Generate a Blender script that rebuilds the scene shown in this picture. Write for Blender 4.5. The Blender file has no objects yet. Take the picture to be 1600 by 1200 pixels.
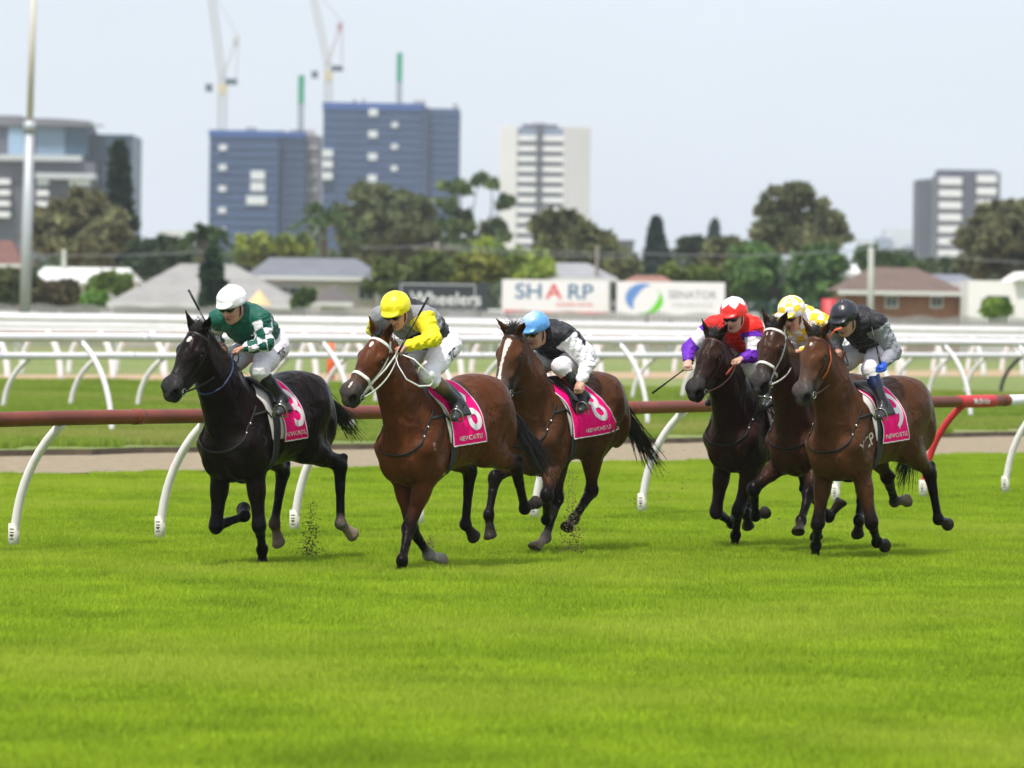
import bpy, bmesh, math, random
import numpy as np
from mathutils import Vector, Matrix

S = bpy.context.scene
COL = S.collection
R = math.radians
random.seed(7); RNG = np.random.default_rng(7)

# ------------------------------------------------------------------ camera
CAM_H = 2.13
FPX = 8889.0
PITCH = math.atan(118.0/FPX); ROLL = 0.014
F_ = np.array([0, math.cos(PITCH), -math.sin(PITCH)])
R0 = np.array([1.0, 0, 0]); U0 = np.array([0, math.sin(PITCH), math.cos(PITCH)])
RT = R0*math.cos(ROLL)+U0*math.sin(ROLL); UP = -R0*math.sin(ROLL)+U0*math.cos(ROLL)
CP = np.array([0, 0, CAM_H])
cam_d = bpy.data.cameras.new('camera'); cam = bpy.data.objects.new('camera', cam_d); COL.objects.link(cam)
M = Matrix([[RT[i], UP[i], -F_[i]] for i in range(3)]).to_4x4(); M.translation = Vector(CP)
cam.matrix_world = M
cam_d.sensor_width = 36; cam_d.lens = 36*FPX/1600
cam_d.clip_start = 0.5; cam_d.clip_end = 20000
cam_d.dof.use_dof = True; cam_d.dof.focus_distance = 47.5; cam_d.dof.aperture_fstop = 3.5
S.camera = cam

# ------------------------------------------------------------------ light
SUN_EL, SUN_AZ = 64.0, 205.0      # degrees; azimuth clockwise from +Y
w = bpy.data.worlds.new('World'); S.world = w; w.use_nodes = True
nt = w.node_tree; nt.nodes.clear()
sky = nt.nodes.new('ShaderNodeTexSky'); sky.sky_type = 'NISHITA'; sky.sun_disc = False
sky.sun_elevation = R(SUN_EL); sky.sun_rotation = R(SUN_AZ); sky.dust_density = 2.2; sky.air_density = 1.0; sky.ozone_density = 1.0
mixw = nt.nodes.new('ShaderNodeMixRGB'); mixw.inputs[0].default_value = 0.72
mixw.inputs[2].default_value = (9.4, 10.25, 11.3, 1)     # thin bright cloud veil over the sky
tc = nt.nodes.new('ShaderNodeTexCoord'); cn = nt.nodes.new('ShaderNodeTexNoise'); cn.inputs['Scale'].default_value = 7.0; cn.inputs['Detail'].default_value = 4
cmap = nt.nodes.new('ShaderNodeMapping'); cmap.inputs['Scale'].default_value = (1, 1, 3.0)
crr = nt.nodes.new('ShaderNodeMapRange'); crr.inputs[3].default_value = 0.90; crr.inputs[4].default_value = 1.08
vm = nt.nodes.new('ShaderNodeVectorMath'); vm.operation = 'SCALE'
bg = nt.nodes.new('ShaderNodeBackground'); bg.inputs[1].default_value = 0.11
wo = nt.nodes.new('ShaderNodeOutputWorld')
L = nt.links.new
L(sky.outputs[0], mixw.inputs[1]); L(tc.outputs['Generated'], cmap.inputs[0]); L(cmap.outputs[0], cn.inputs['Vector'])
L(cn.outputs[0], crr.inputs[0]); L(mixw.outputs[0], vm.inputs[0]); L(crr.outputs[0], vm.inputs['Scale']); L(vm.outputs[0], bg.inputs[0]); L(bg.outputs[0], wo.inputs[0])
sd = bpy.data.lights.new('sun', 'SUN'); sd.energy = 4.5; sd.angle = R(3.0); sd.color = (1.0, 0.955, 0.89)
so = bpy.data.objects.new('sun', sd); COL.objects.link(so)
az, el = R(SUN_AZ), R(SUN_EL)
sunv = Vector((math.sin(az)*math.cos(el), math.cos(az)*math.cos(el), math.sin(el)))
so.rotation_euler = sunv.to_track_quat('Z', 'Y').to_euler(); so.location = (0, 40, 60)
vs = S.view_settings; vs.view_transform = 'Standard'; vs.look = 'None'; vs.exposure = 0.03; vs.gamma = 1.0
S.cycles.use_denoising = True
S.cycles.max_bounces = 6; S.cycles.transparent_max_bounces = 8

# ------------------------------------------------------------------ pixel helpers
def ray(px, py):
    d = F_ + RT*((px-800)/FPX) - UP*((py-600)/FPX)
    return d
def at(px, py, Z):
    "world point on the pixel's ray at depth Z (metres along +Y)"
    d = ray(px, py); return CP + d*(Z/d[1])
def gnd(px, py, z=0.0):
    d = ray(px, py); t = (z-CP[2])/d[2]; return CP + d*t

# ------------------------------------------------------------------ object helpers
def tagit(o, label=None, cat=None, group=None, kind=None):
    if label: o['label'] = label
    if cat: o['category'] = cat
    if group: o['group'] = group
    if kind: o['kind'] = kind
    return o
def empty(name, loc=(0, 0, 0), rz=0.0, **k):
    o = bpy.data.objects.new(name, None); COL.objects.link(o); o.location = loc; o.rotation_euler = (0, 0, rz)
    o.empty_display_size = 0.2
    return tagit(o, **k)
def link(name, me, mat=None, parent=None, **k):
    o = bpy.data.objects.new(name, me); COL.objects.link(o)
    if mat is not None and len(me.materials) == 0:
        for m in (mat if isinstance(mat, (list, tuple)) else [mat]): me.materials.append(m)
    if parent is not None: o.parent = parent
    return tagit(o, **k)
def npmesh(name, V, Fq, cols=None, smooth=True):
    "V (n,3), Fq list/array of polygons with constant size"
    Fq = np.asarray(Fq, np.int32); V = np.asarray(V, np.float32)
    me = bpy.data.meshes.new(name); k = Fq.shape[1]
    me.vertices.add(len(V)); me.vertices.foreach_set('co', V.ravel())
    me.loops.add(Fq.size); me.loops.foreach_set('vertex_index', Fq.ravel())
    me.polygons.add(len(Fq)); me.polygons.foreach_set('loop_start', np.arange(0, Fq.size, k, dtype=np.int32))
    me.polygons.foreach_set('loop_total', np.full(len(Fq), k, np.int32))
    me.polygons.foreach_set('use_smooth', np.full(len(Fq), smooth, bool))
    me.update(calc_edges=True)
    if cols is not None:
        a = me.color_attributes.new('Col', 'FLOAT_COLOR', 'POINT')
        c = np.ones((len(V), 4), np.float32); c[:, :3] = cols; a.data.foreach_set('color', c.ravel())
    me.validate()
    return me
class MB:
    "mixed polygon mesh builder"
    def __init__(s): s.v = []; s.f = []; s.m = []; s.c = []
    def add(s, V, Fs, mi=0, col=(1, 1, 1)):
        b = len(s.v); s.v += [tuple(map(float, p)) for p in V]; s.c += [tuple(col)]*len(V)
        for f in Fs: s.f.append([b+i for i in f]); s.m.append(mi)
    def box(s, c, d, mi=0, rz=0.0, col=(1, 1, 1)):
        x, y, z = [q/2 for q in d]; cr, sr = math.cos(rz), math.sin(rz); V = []
        for sx, sy, sz in ((-1,-1,-1),(1,-1,-1),(1,1,-1),(-1,1,-1),(-1,-1,1),(1,-1,1),(1,1,1),(-1,1,1)):
            a, b = sx*x, sy*y; V.append((c[0]+a*cr-b*sr, c[1]+a*sr+b*cr, c[2]+sz*z))
        s.add(V, [(0,3,2,1),(4,5,6,7),(0,1,5,4),(1,2,6,5),(2,3,7,6),(3,0,4,7)], mi, col)
    def tube(s, pts, rad, n=8, mi=0, col=(1, 1, 1), flat=1.0, nrm=None, caps=True):
        "swept tube; flat<1 squashes it along nrm"
        pts = [np.asarray(p, float) for p in pts]; m = len(pts)
        rad = [rad]*m if np.isscalar(rad) else list(rad); V = []; up = None
        for i, p in enumerate(pts):
            t = pts[min(i+1, m-1)]-pts[max(i-1, 0)]; t = t/(np.linalg.norm(t)+1e-9)
            if nrm is not None:
                u = np.asarray(nrm[i] if not np.isscalar(nrm[0]) and len(np.shape(nrm)) > 1 else nrm, float)
            else:
                u = up if up is not None else (np.array([0, 0, 1.]) if abs(t[2]) < .9 else np.array([1., 0, 0]))
            u = u-t*u.dot(t); u = u/(np.linalg.norm(u)+1e-9); up = u; b = np.cross(t, u)
            for j in range(n):
                a = 2*math.pi*j/n; V.append(p+rad[i]*(u*math.sin(a)*flat+b*math.cos(a)))
        Fs = [(i*n+j, i*n+(j+1) % n, (i+1)*n+(j+1) % n, (i+1)*n+j) for i in range(m-1) for j in range(n)]
        if caps: Fs += [tuple(range(n-1, -1, -1)), tuple((m-1)*n+j for j in range(n))]
        s.add(V, Fs, mi, col)
    def ell(s, c, r, rot=None, nu=16, nv=10, mi=0, col=(1, 1, 1)):
        V = []; rot = np.eye(3) if rot is None else np.asarray(rot)
        for i in range(nv+1):
            th = math.pi*i/nv
            for j in range(nu):
                ph = 2*math.pi*j/nu
                q = np.array([r[0]*math.sin(th)*math.cos(ph), r[1]*math.sin(th)*math.sin(ph), r[2]*math.cos(th)])
                V.append(np.asarray(c)+rot@q)
        Fs = [(i*nu+j, (i+1)*nu+j, (i+1)*nu+(j+1) % nu, i*nu+(j+1) % nu) for i in range(nv) for j in range(nu)]
        s.add(V, Fs, mi, col)
    def mesh(s, name, smooth=False, cols=False):
        me = bpy.data.meshes.new(name); me.from_pydata(s.v, [], s.f)
        me.polygons.foreach_set('material_index', s.m); me.polygons.foreach_set('use_smooth', [smooth]*len(s.f))
        if cols:
            a = me.color_attributes.new('Col', 'FLOAT_COLOR', 'POINT'); c = np.ones((len(s.v), 4), np.float32); c[:, :3] = s.c
            a.data.foreach_set('color', c.ravel())
        me.validate(); me.update(); return me
    def obj(s, name, mat, parent=None, smooth=False, cols=False, **k):
        return link(name, s.mesh(name, smooth, cols), mat, parent, **k)

# ------------------------------------------------------------------ materials
_m = {}
def mat(name, color=(.5, .5, .5), rough=.6, metal=0., noise=None, bump=None, attr=False, coat=0., spec=.5, sheen=0., trans=0., emis=None):
    """noise=(scale, amount[, second colour]) mottles the base colour; bump=(scale, strength, distance)"""
    if name in _m: return _m[name]
    m = bpy.data.materials.new(name); m.use_nodes = True; t = m.node_tree; N = t.nodes; b = N['Principled BSDF']
    b.inputs['Roughness'].default_value = rough; b.inputs['Metallic'].default_value = metal
    b.inputs['Coat Weight'].default_value = coat; b.inputs['Specular IOR Level'].default_value = spec
    b.inputs['Sheen Weight'].default_value = sheen
    tc = N.new('ShaderNodeTexCoord'); src = None
    if attr:
        a = N.new('ShaderNodeAttribute'); a.attribute_name = 'Col'; src = a.outputs['Color']
    else:
        rgb = N.new('ShaderNodeRGB'); rgb.outputs[0].default_value = (*color, 1); src = rgb.outputs[0]
    if noise:
        n = N.new('ShaderNodeTexNoise'); n.inputs['Scale'].default_value = noise[0]; n.inputs['Detail'].default_value = 5; n.inputs['Roughness'].default_value = .6
        t.links.new(tc.outputs['Object'], n.inputs['Vector'])
        mr = N.new('ShaderNodeMapRange'); mr.inputs[1].default_value = .3; mr.inputs[2].default_value = .7
        t.links.new(n.outputs[0], mr.inputs[0])
        if len(noise) > 2:
            mx = N.new('ShaderNodeMixRGB'); mx.inputs[2].default_value = (*noise[2], 1); mr.inputs[3].default_value = 0; mr.inputs[4].default_value = noise[1]
            t.links.new(mr.outputs[0], mx.inputs[0]); t.links.new(src, mx.inputs[1]); src = mx.outputs[0]
        else:
            mr.inputs[3].default_value = 1-noise[1]; mr.inputs[4].default_value = 1+noise[1]
            v = N.new('ShaderNodeVectorMath'); v.operation = 'SCALE'; t.links.new(src, v.inputs[0]); t.links.new(mr.outputs[0], v.inputs['Scale']); src = v.outputs[0]
    t.links.new(src, b.inputs['Base Color'])
    if bump:
        n2 = N.new('ShaderNodeTexNoise'); n2.inputs['Scale'].default_value = bump[0]; n2.inputs['Detail'].default_value = 4
        t.links.new(tc.outputs['Object'], n2.inputs['Vector'])
        bp = N.new('ShaderNodeBump'); bp.inputs['Strength'].default_value = bump[1]; bp.inputs['Distance'].default_value = bump[2]
        t.links.new(n2.outputs[0], bp.inputs['Height']); t.links.new(bp.outputs[0], b.inputs['Normal'])
    _m[name] = m; return m

# ------------------------------------------------------------------ implicit surfaces
def rotmat(x, up=(0, 0, 1)):
    "columns: x axis along x, then side, then dorsal"
    x = np.asarray(x, float); x = x/np.linalg.norm(x); y = np.cross(up, x); y = y/np.linalg.norm(y); z = np.cross(x, y)
    return np.stack([x, y, z], 1)
class Field:
    def __init__(s): s.P = []
    def cone(s, a, b, ra, rb, k=.03, c0=None, c1=None, ys=1.0, sub=False, sax=None):
        "round cone; ys stretches the section along axis sax (default local y)"
        s.P.append(dict(t='c', a=np.array(a, float), b=np.array(b, float), ra=ra, rb=rb, k=k, c0=c0, c1=c1 if c1 is not None else c0, ys=ys, sub=sub,
                        sax=np.array([0, 1., 0]) if sax is None else np.asarray(sax, float)))
    def ell(s, c, r, rot=None, k=.03, col=None, sub=False):
        s.P.append(dict(t='e', c=np.array(c, float), r=np.array(r, float), R=np.eye(3) if rot is None else np.asarray(rot), k=k, c0=col, c1=col, sub=sub))
    def cut(s, p, n, rad):
        "slice off what lies beyond plane (p,n) within rad of p"
        s.P.append(dict(t='p', c=np.array(p, float), n=np.array(n, float)/np.linalg.norm(n), rad=rad, k=.0, c0=None, c1=None, sub=False))
    @staticmethod
    def d(p, X):
        if p['t'] == 'c':
            a, b = p['a'], p['b']; ab = b-a; L2 = ab.dot(ab)+1e-12
            ap = X-a; t = np.clip((ap@ab)/L2, 0, 1); q = ap-t[..., None]*ab
            if p['ys'] != 1.0:
                ax = p['sax']; q = q-(q@ax)[..., None]*ax*(1-1/p['ys'])
            r = p['ra']+(p['rb']-p['ra'])*t; dd = np.sqrt((q*q).sum(-1))
            return (dd-r)*min(1.0, p['ys']*.5+.5), t
        if p['t'] == 'e':
            q = (X-p['c'])@p['R']; r = p['r']; k0 = np.sqrt(((q/r)**2).sum(-1)); k1 = np.sqrt(((q/(r*r))**2).sum(-1))+1e-9
            return k0*(k0-1)/k1, np.zeros(k0.shape, np.float32)
        q = (X-p['c']); return q@p['n'], None
    @staticmethod
    def box(p, pad):
        if p['t'] == 'c':
            e = max(1, p['ys']); m = max(p['ra'], p['rb'])*e+pad
            return np.minimum(p['a'], p['b'])-m, np.maximum(p['a'], p['b'])+m
        if p['t'] == 'e':
            e = np.sqrt(((p['R']*p['r'])**2).sum(1)); return p['c']-e-pad, p['c']+e+pad
        return p['c']-p['rad'], p['c']+p['rad']
    def apply(s, p, f, X):
        d, _ = s.d(p, X)
        if p['t'] == 'p':
            m = ((X-p['c'])**2).sum(-1) < p['rad']**2
            return np.where(m, np.maximum(f, d), f)
        k = p['k']
        if p['sub']:
            d = -d; h = np.maximum(k-np.abs(f-d), 0)/max(k, 1e-6); return np.maximum(f, d)+h*h*k*.25
        h = np.maximum(k-np.abs(f-d), 0)/max(k, 1e-6); return np.minimum(f, d)-h*h*k*.25
    def eval(s, X):
        X = np.asarray(X, float); f = np.full(X.shape[:-1], .3)
        for p in s.P: f = s.apply(p, f, X)
        return f
    def trace(s, o, d, iso=0., n=40, tmax=1.5):
        o = np.atleast_2d(np.asarray(o, float)); d = np.atleast_2d(np.asarray(d, float)); d = d/np.linalg.norm(d, axis=-1, keepdims=True)
        t = np.zeros(len(o)); 
        for _ in range(n):
            f = s.eval(o+d*t[:, None])-iso; t = np.minimum(t+f*.8, tmax)
        return o+d*t[:, None]
    def grad(s, X, e=.004):
        X = np.atleast_2d(X); g = np.stack([s.eval(X+e*v)-s.eval(X-e*v) for v in np.eye(3)], -1); return g/(np.linalg.norm(g, axis=-1, keepdims=True)+1e-9)
    def mesh(s, name, h=.008, base=(.5, .5, .5), colfn=None, cs=.02, dispfn=None):
        lo = np.min([s.box(p, .03)[0] for p in s.P if not p['sub'] and p['t'] != 'p'], 0)
        hi = np.max([s.box(p, .03)[1] for p in s.P if not p['sub'] and p['t'] != 'p'], 0)
        n = np.ceil((hi-lo)/h).astype(int)+1
        # coarse pass finds the blocks near the surface, the fine grid is filled only there
        K = 4; n = ((n+K-1)//K)*K+1; H4 = h*K; nc = (n-1)//K+1
        axc = [(lo[i]+H4*np.arange(nc[i])).astype(np.float32) for i in range(3)]; Gc = np.full(tuple(nc), .3, np.float32)
        for p in s.P:
            if p['sub'] or p['t'] == 'p': continue
            a, b = s.box(p, p['k']+H4*2.2); i0 = np.clip(np.floor((a-lo)/H4).astype(int), 0, nc); i1 = np.clip(np.ceil((b-lo)/H4).astype(int)+1, 0, nc)
            if np.any(i1 <= i0): continue
            sl = tuple(slice(i0[i], i1[i]) for i in range(3)); X = np.stack(np.meshgrid(*[axc[i][sl[i]] for i in range(3)], indexing='ij'), -1)
            Gc[sl] = s.apply(p, Gc[sl], X)
        G = np.repeat(np.repeat(np.repeat(Gc, K, 0), K, 1), K, 2)[K//2:K//2+n[0], K//2:K//2+n[1], K//2:K//2+n[2]].copy()
        pad = np.maximum(n-np.array(G.shape), 0)
        if pad.any(): G = np.pad(G, [(0, int(q_)) for q_ in pad], mode='edge')
        near = np.abs(G) < H4*1.9; I3 = np.argwhere(near); X = (lo+h*I3).astype(np.float32); fv = np.full(len(X), .3, np.float32)
        for p in s.P:
            a, b = s.box(p, p['k']+H4); m = (X[:, 0] > a[0]) & (X[:, 0] < b[0]); ii = np.nonzero(m)[0]
            x2 = X[ii]; ii = ii[(x2[:, 1] > a[1]) & (x2[:, 1] < b[1]) & (x2[:, 2] > a[2]) & (x2[:, 2] < b[2])]
            if len(ii): fv[ii] = s.apply(p, fv[ii], X[ii])
        G[near] = fv
        I = G < 0
        c = [I[(slice(x, -1 if x == 0 else None),)][:, slice(y, -1 if y == 0 else None)][:, :, slice(z, -1 if z == 0 else None)] for x in (0, 1) for y in (0, 1) for z in (0, 1)]
        anyv = c[0].copy(); allv = c[0].copy()
        for q in c[1:]: anyv |= q; allv &= q
        act = anyv & ~allv; idx = np.argwhere(act)
        num = np.full(act.shape, -1, np.int32); num[act] = np.arange(len(idx), dtype=np.int32)
        cor = np.array([(x, y, z) for x in (0, 1) for y in (0, 1) for z in (0, 1)])
        val = np.stack([G[tuple((idx+o).T)] for o in cor], 1)
        P = np.zeros((len(idx), 3)); cnt = np.zeros(len(idx))
        for i in range(8):
            for j in range(i+1, 8):
                if np.abs(cor[i]-cor[j]).sum() != 1: continue
                m = (val[:, i] < 0) != (val[:, j] < 0); t = np.where(m, val[:, i]/(val[:, i]-val[:, j]+1e-12), 0)
                P += m[:, None]*(cor[i]+t[:, None]*(cor[j]-cor[i])); cnt += m
        V = lo+h*(idx+P/cnt[:, None]); Q = []
        for a in range(3):
            b1, b2 = (a+1) % 3, (a+2) % 3
            A = np.take(I, range(I.shape[a]-1), a); B = np.take(I, range(1, I.shape[a]), a); e = np.argwhere(A != B)
            e = e[(e[:, b1] > 0) & (e[:, b2] > 0) & (e[:, b1] < I.shape[b1]-1) & (e[:, b2] < I.shape[b2]-1)]
            o1 = np.zeros(3, int); o1[b1] = 1; o2 = np.zeros(3, int); o2[b2] = 1
            q = np.stack([num[tuple((e-o1-o2).T)], num[tuple((e-o2).T)], num[tuple(e.T)], num[tuple((e-o1).T)]], 1)
            ins = I[tuple(e.T)]; q[~ins] = q[~ins][:, ::-1]; Q.append(q)
        Q = np.concatenate(Q); Q = Q[(Q >= 0).all(1)]
        C = np.tile(np.array(base, float), (len(V), 1))
        wsum = np.full(len(V), 1e-6); acc = np.zeros((len(V), 3)); 
        for p in s.P:
            if p['c0'] is None: continue
            a, b = s.box(p, .06); m = np.nonzero((V[:, 0] > a[0]) & (V[:, 0] < b[0]) & (V[:, 1] > a[1]) & (V[:, 1] < b[1]) & (V[:, 2] > a[2]) & (V[:, 2] < b[2]))[0]
            if not len(m): continue
            d, t = s.d(p, V[m]); c0 = np.array(p['c0'], float); c1 = np.array(p['c1'], float)
            w_ = np.exp(-np.clip(np.abs(d) if p['sub'] else d, -.02, 1)/cs*(3 if p['sub'] else 1))*(8 if p['sub'] else 1)
            acc[m] += w_[:, None]*(c0+(c1-c0)*np.clip(t, 0, 1)[:, None]); wsum[m] += w_
        C = np.where((wsum > 1e-5)[:, None], acc/wsum[:, None], C)
        if colfn is not None: C = colfn(V, C)
        if dispfn is not None: V = dispfn(V)
        return npmesh(name, V, Q, C)

def vnoise(X, scale, seed=0):
    "cheap value noise in [-1,1] for numpy points"
    X = np.asarray(X)*scale; i = np.floor(X).astype(np.int64); f = X-i; f = f*f*(3-2*f); out = 0
    for dx in (0, 1):
        for dy in (0, 1):
            for dz in (0, 1):
                h = (i[:, 0]+dx)*374761393+(i[:, 1]+dy)*668265263+(i[:, 2]+dz)*2147483647+seed*1274126177
                h = (h ^ (h >> 13))*1274126177 & 0x7fffffff; v = (h & 0xffff)/32767.5-1
                out = out+v*(f[:, 0] if dx else 1-f[:, 0])*(f[:, 1] if dy else 1-f[:, 1])*(f[:, 2] if dz else 1-f[:, 2])
    return out
# ------------------------------------------------------------------ horses
Q = dict(R1=(220, 430, 2.553), R2=(500, 430, 2.553), R3=(730, 470, 2.927), R4=(1000, 440, 2.727), R5=(1200, 440, 2.728),
         LA=(300, 680, 5.714), LB=(580, 690, 5.714), LC=(1080, 680, 6.154), LD=(1240, 680, 6.154), RG=(700, 700, 6.154),
         C1=(370, 550, 7.06), C2=(660, 570, 7.06), C3=(840, 560, 7.5), C6=(1320, 560, 7.5), C4=(1060, 450, 6.0))
def q(r, x, y): o = Q[r]; return (o[0]+x/o[2], o[1]+y/o[2])

class Frame:
    "a horse's own axes: x forward, y to its left, z up"
    def __init__(s, ox, oy, th):
        s.o = np.array([ox, oy, 0.]); a = R(th); s.d = np.array([-math.cos(a), -math.sin(a), 0]); s.l = np.array([math.sin(a), -math.cos(a), 0])
        s.B = np.stack([s.d, s.l, [0, 0, 1.]]); s.rz = math.atan2(s.d[1], s.d[0])
    def loc(s, W): return s.B@(np.asarray(W)-s.o)
    def ray(s, px): r = ray(*px); return s.loc(CP), s.B@(r/np.linalg.norm(r))
    def plane(s, px, y):
        c, r = s.ray(px); return c+r*((y-c[1])/r[1])
    def planex(s, px, x):
        c, r = s.ray(px); return c+r*((x-c[0])/r[0])
    def reach(s, px, par, Ln, hint='f'):
        "point on the pixel's ray at distance Ln from par; hint f/b picks the one further forward/back, n lets it fall short"
        c, r = s.ray(px); m = c-par; b = m.dot(r); cc = m.dot(m)-Ln*Ln; D = b*b-cc
        if D <= 0:
            p = c-b*r; n = np.linalg.norm(p-par); return par+(p-par)*min(n, 1.15*Ln)/n
        t = [-b-math.sqrt(D), -b+math.sqrt(D)]; P = [c+r*x for x in t]; P.sort(key=lambda p: p[0])
        return P[-1] if hint == 'f' else P[0]

def lerp(a, b, t): return np.asarray(a, float)*(1-t)+np.asarray(b, float)*t

def pose(H):
    "joint positions of one horse in its own axes"
    f = H['f']; J = {}
    pit = H.get('pitch', .075); cx, cz = -.5, 1.22
    cp, sp = math.cos(pit), math.sin(pit); dz = H.get('dz', -.02)
    def T(x, y, z):
        u, v = x-cx, z-cz; return np.array([cx+u*cp+v*sp, y, cz-u*sp+v*cp+dz])
    J['T'] = T
    for sd_, nm in ((1, 'n'), (-1, 'f')):
        fo = H['fore_'+nm]; ex = fo.get('ex', 0.)
        e = T(.50+ex, .155*sd_, .91+fo.get('ez', 0))
        k = f.reach(fo['k'], e, .46, fo['h'][0]); ft = f.reach(fo['f'], k, .34, fo['h'][1]); h = f.reach(fo['hf'], ft, .17, fo['h'][2])
        J['F'+nm] = [e, k, ft, h]
        hi = H['hind_'+nm]; st = T(-.27+hi.get('sx', 0), .16*sd_, .98+hi.get('sz', 0))
        hk = f.reach(hi['k'], st, .46, hi['h'][0]); ft = f.reach(hi['f'], hk, .43, hi['h'][1]); h = f.reach(hi['hf'], ft, .17, hi['h'][2])
        J['H'+nm] = [st, hk, ft, h]
    P = f.plane(H['poll'], H.get('py', 0.)); J['poll'] = P
    mz = f.reach(H['muzzle'], P, .54, 'f'); A = (mz-P)/np.linalg.norm(mz-P); J['A'] = A
    W = np.array([math.sin(H.get('yaw', 0))*-1, math.cos(H.get('yaw', 0)), H.get('tilt', 0)]); W = W-A*W.dot(A); W /= np.linalg.norm(W)
    J['W'] = W; J['V'] = np.cross(A, W); J['muzzle'] = mz
    return J

HX = {}
HX[1] = dict(f=Frame(-2.055, 47.61, 64), poll=q('R1', 232, 225), muzzle=q('R1', 112, 432),
    fore_n=dict(k=q('LA', 600, 810), f=q('LA', 625, 1020), hf=q('LA', 632, 1170), h='bbb'),
    fore_f=dict(k=q('LA', 215, 810), f=q('LA', 470, 720), hf=q('LA', 455, 670), h='fbb'),
    hind_n=dict(k=q('LA', 1320, 280), f=q('LA', 1325, 790), hf=q('LA', 1430, 880), h='bbb', sx=-.12),
    hind_f=dict(k=q('LA', 810, 330), f=q('LA', 735, 790), hf=q('LA', 775, 950), h='bfb', sx=.02))
HX[2] = dict(f=Frame(-.555, 47.25, 61.6), poll=q('R2', 245, 250), muzzle=q('R2', 110, 452),
    fore_n=dict(k=q('LB', 310, 850), f=q('LB', 275, 1060), hf=q('LB', 262, 1190), h='ffb', ex=.04),
    fore_f=dict(k=q('LB', 370, 830), f=q('LB', 510, 1010), hf=q('LB', 630, 1050), h='bbb'),
    hind_n=dict(k=q('LB', 1290, 230), f=q('LB', 1370, 600), hf=q('LB', 1470, 540), h='bbb', sx=-.12),
    hind_f=dict(k=q('LB', 880, 270), f=q('LB', 840, 740), hf=q('LB', 915, 840), h='bfb'))
HX[3] = dict(py=.05, f=Frame(.47, 50.6, 61.6), poll=q('R3', 212, 150), muzzle=q('R3', 135, 400),
    fore_n=dict(k=q('RG', 950, 460), f=q('RG', 945, 690), hf=q('RG', 1000, 600), h='fbb'),
    fore_f=dict(k=q('RG', 450, 290), f=q('RG', 390, 640), hf=q('RG', 410, 840), h='fff'),
    hind_n=dict(k=q('RG', 1380, 410), f=q('RG', 1210, 680), hf=q('RG', 1150, 770), h='bff', sx=.05),
    hind_f=dict(k=q('RG', 1050, 480), f=q('RG', 940, 860), hf=q('RG', 840, 960), h='fff', sx=.08))
HX[4] = dict(py=.05, f=Frame(2.32, 52.5, 61.6), poll=q('R4', 318, 240), muzzle=q('R4', 225, 440),
    fore_n=dict(k=q('LC', 430, 800), f=q('LC', 425, 960), hf=q('LC', 418, 1110), h='bbb'),
    fore_f=dict(k=q('LC', 240, 740), f=q('LC', 390, 850), hf=q('LC', 430, 780), h='fbb'),
    hind_n=dict(k=q('LD', 130, 520), f=q('LD', 340, 790), hf=q('LD', 450, 640), h='bbb', sx=-.1),
    hind_f=dict(k=q('LC', 600, 480), f=q('LC', 530, 760), hf=q('LC', 550, 870), h='bfb'))
HX[5] = dict(py=.05, f=Frame(2.85, 51.6, 61.6), poll=q('R4', 575, 195), muzzle=q('R4', 500, 412),
    fore_n=dict(k=q('LC', 1130, 570), f=q('LC', 1055, 820), hf=q('LC', 1035, 930), h='fff'),
    fore_f=dict(k=q('LC', 600, 520), f=q('LC', 615, 780), hf=q('LC', 710, 740), h='fbb', ex=.04),
    hind_n=dict(k=q('LD', 660, 520), f=q('LD', 625, 820), hf=q('LD', 622, 950), h='bfb'),
    hind_f=dict(k=q('LD', 260, 620), f=q('LD', 215, 860), hf=q('LD', 225, 980), h='bff'))
HX[6] = dict(py=.05, f=Frame(3.17, 50.33, 58.5), poll=q('R5', 212, 232), muzzle=q('R5', 135, 458),
    fore_n=dict(k=q('LD', 750, 840), f=q('LD', 800, 1030), hf=q('LD', 880, 1050), h='bbb'),
    fore_f=dict(k=q('LD', 235, 860), f=q('LD', 212, 1060), hf=q('LD', 207, 1220), h='fbb', ex=.05),
    hind_n=dict(k=q('LD', 1310, 370), f=q('LD', 1390, 810), hf=q('LD', 1480, 850), h='bbb', sx=-.12),
    hind_f=dict(k=q('LD', 900, 400), f=q('LD', 970, 640), hf=q('LD', 1090, 620), h='bbb', sx=-.05))

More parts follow.
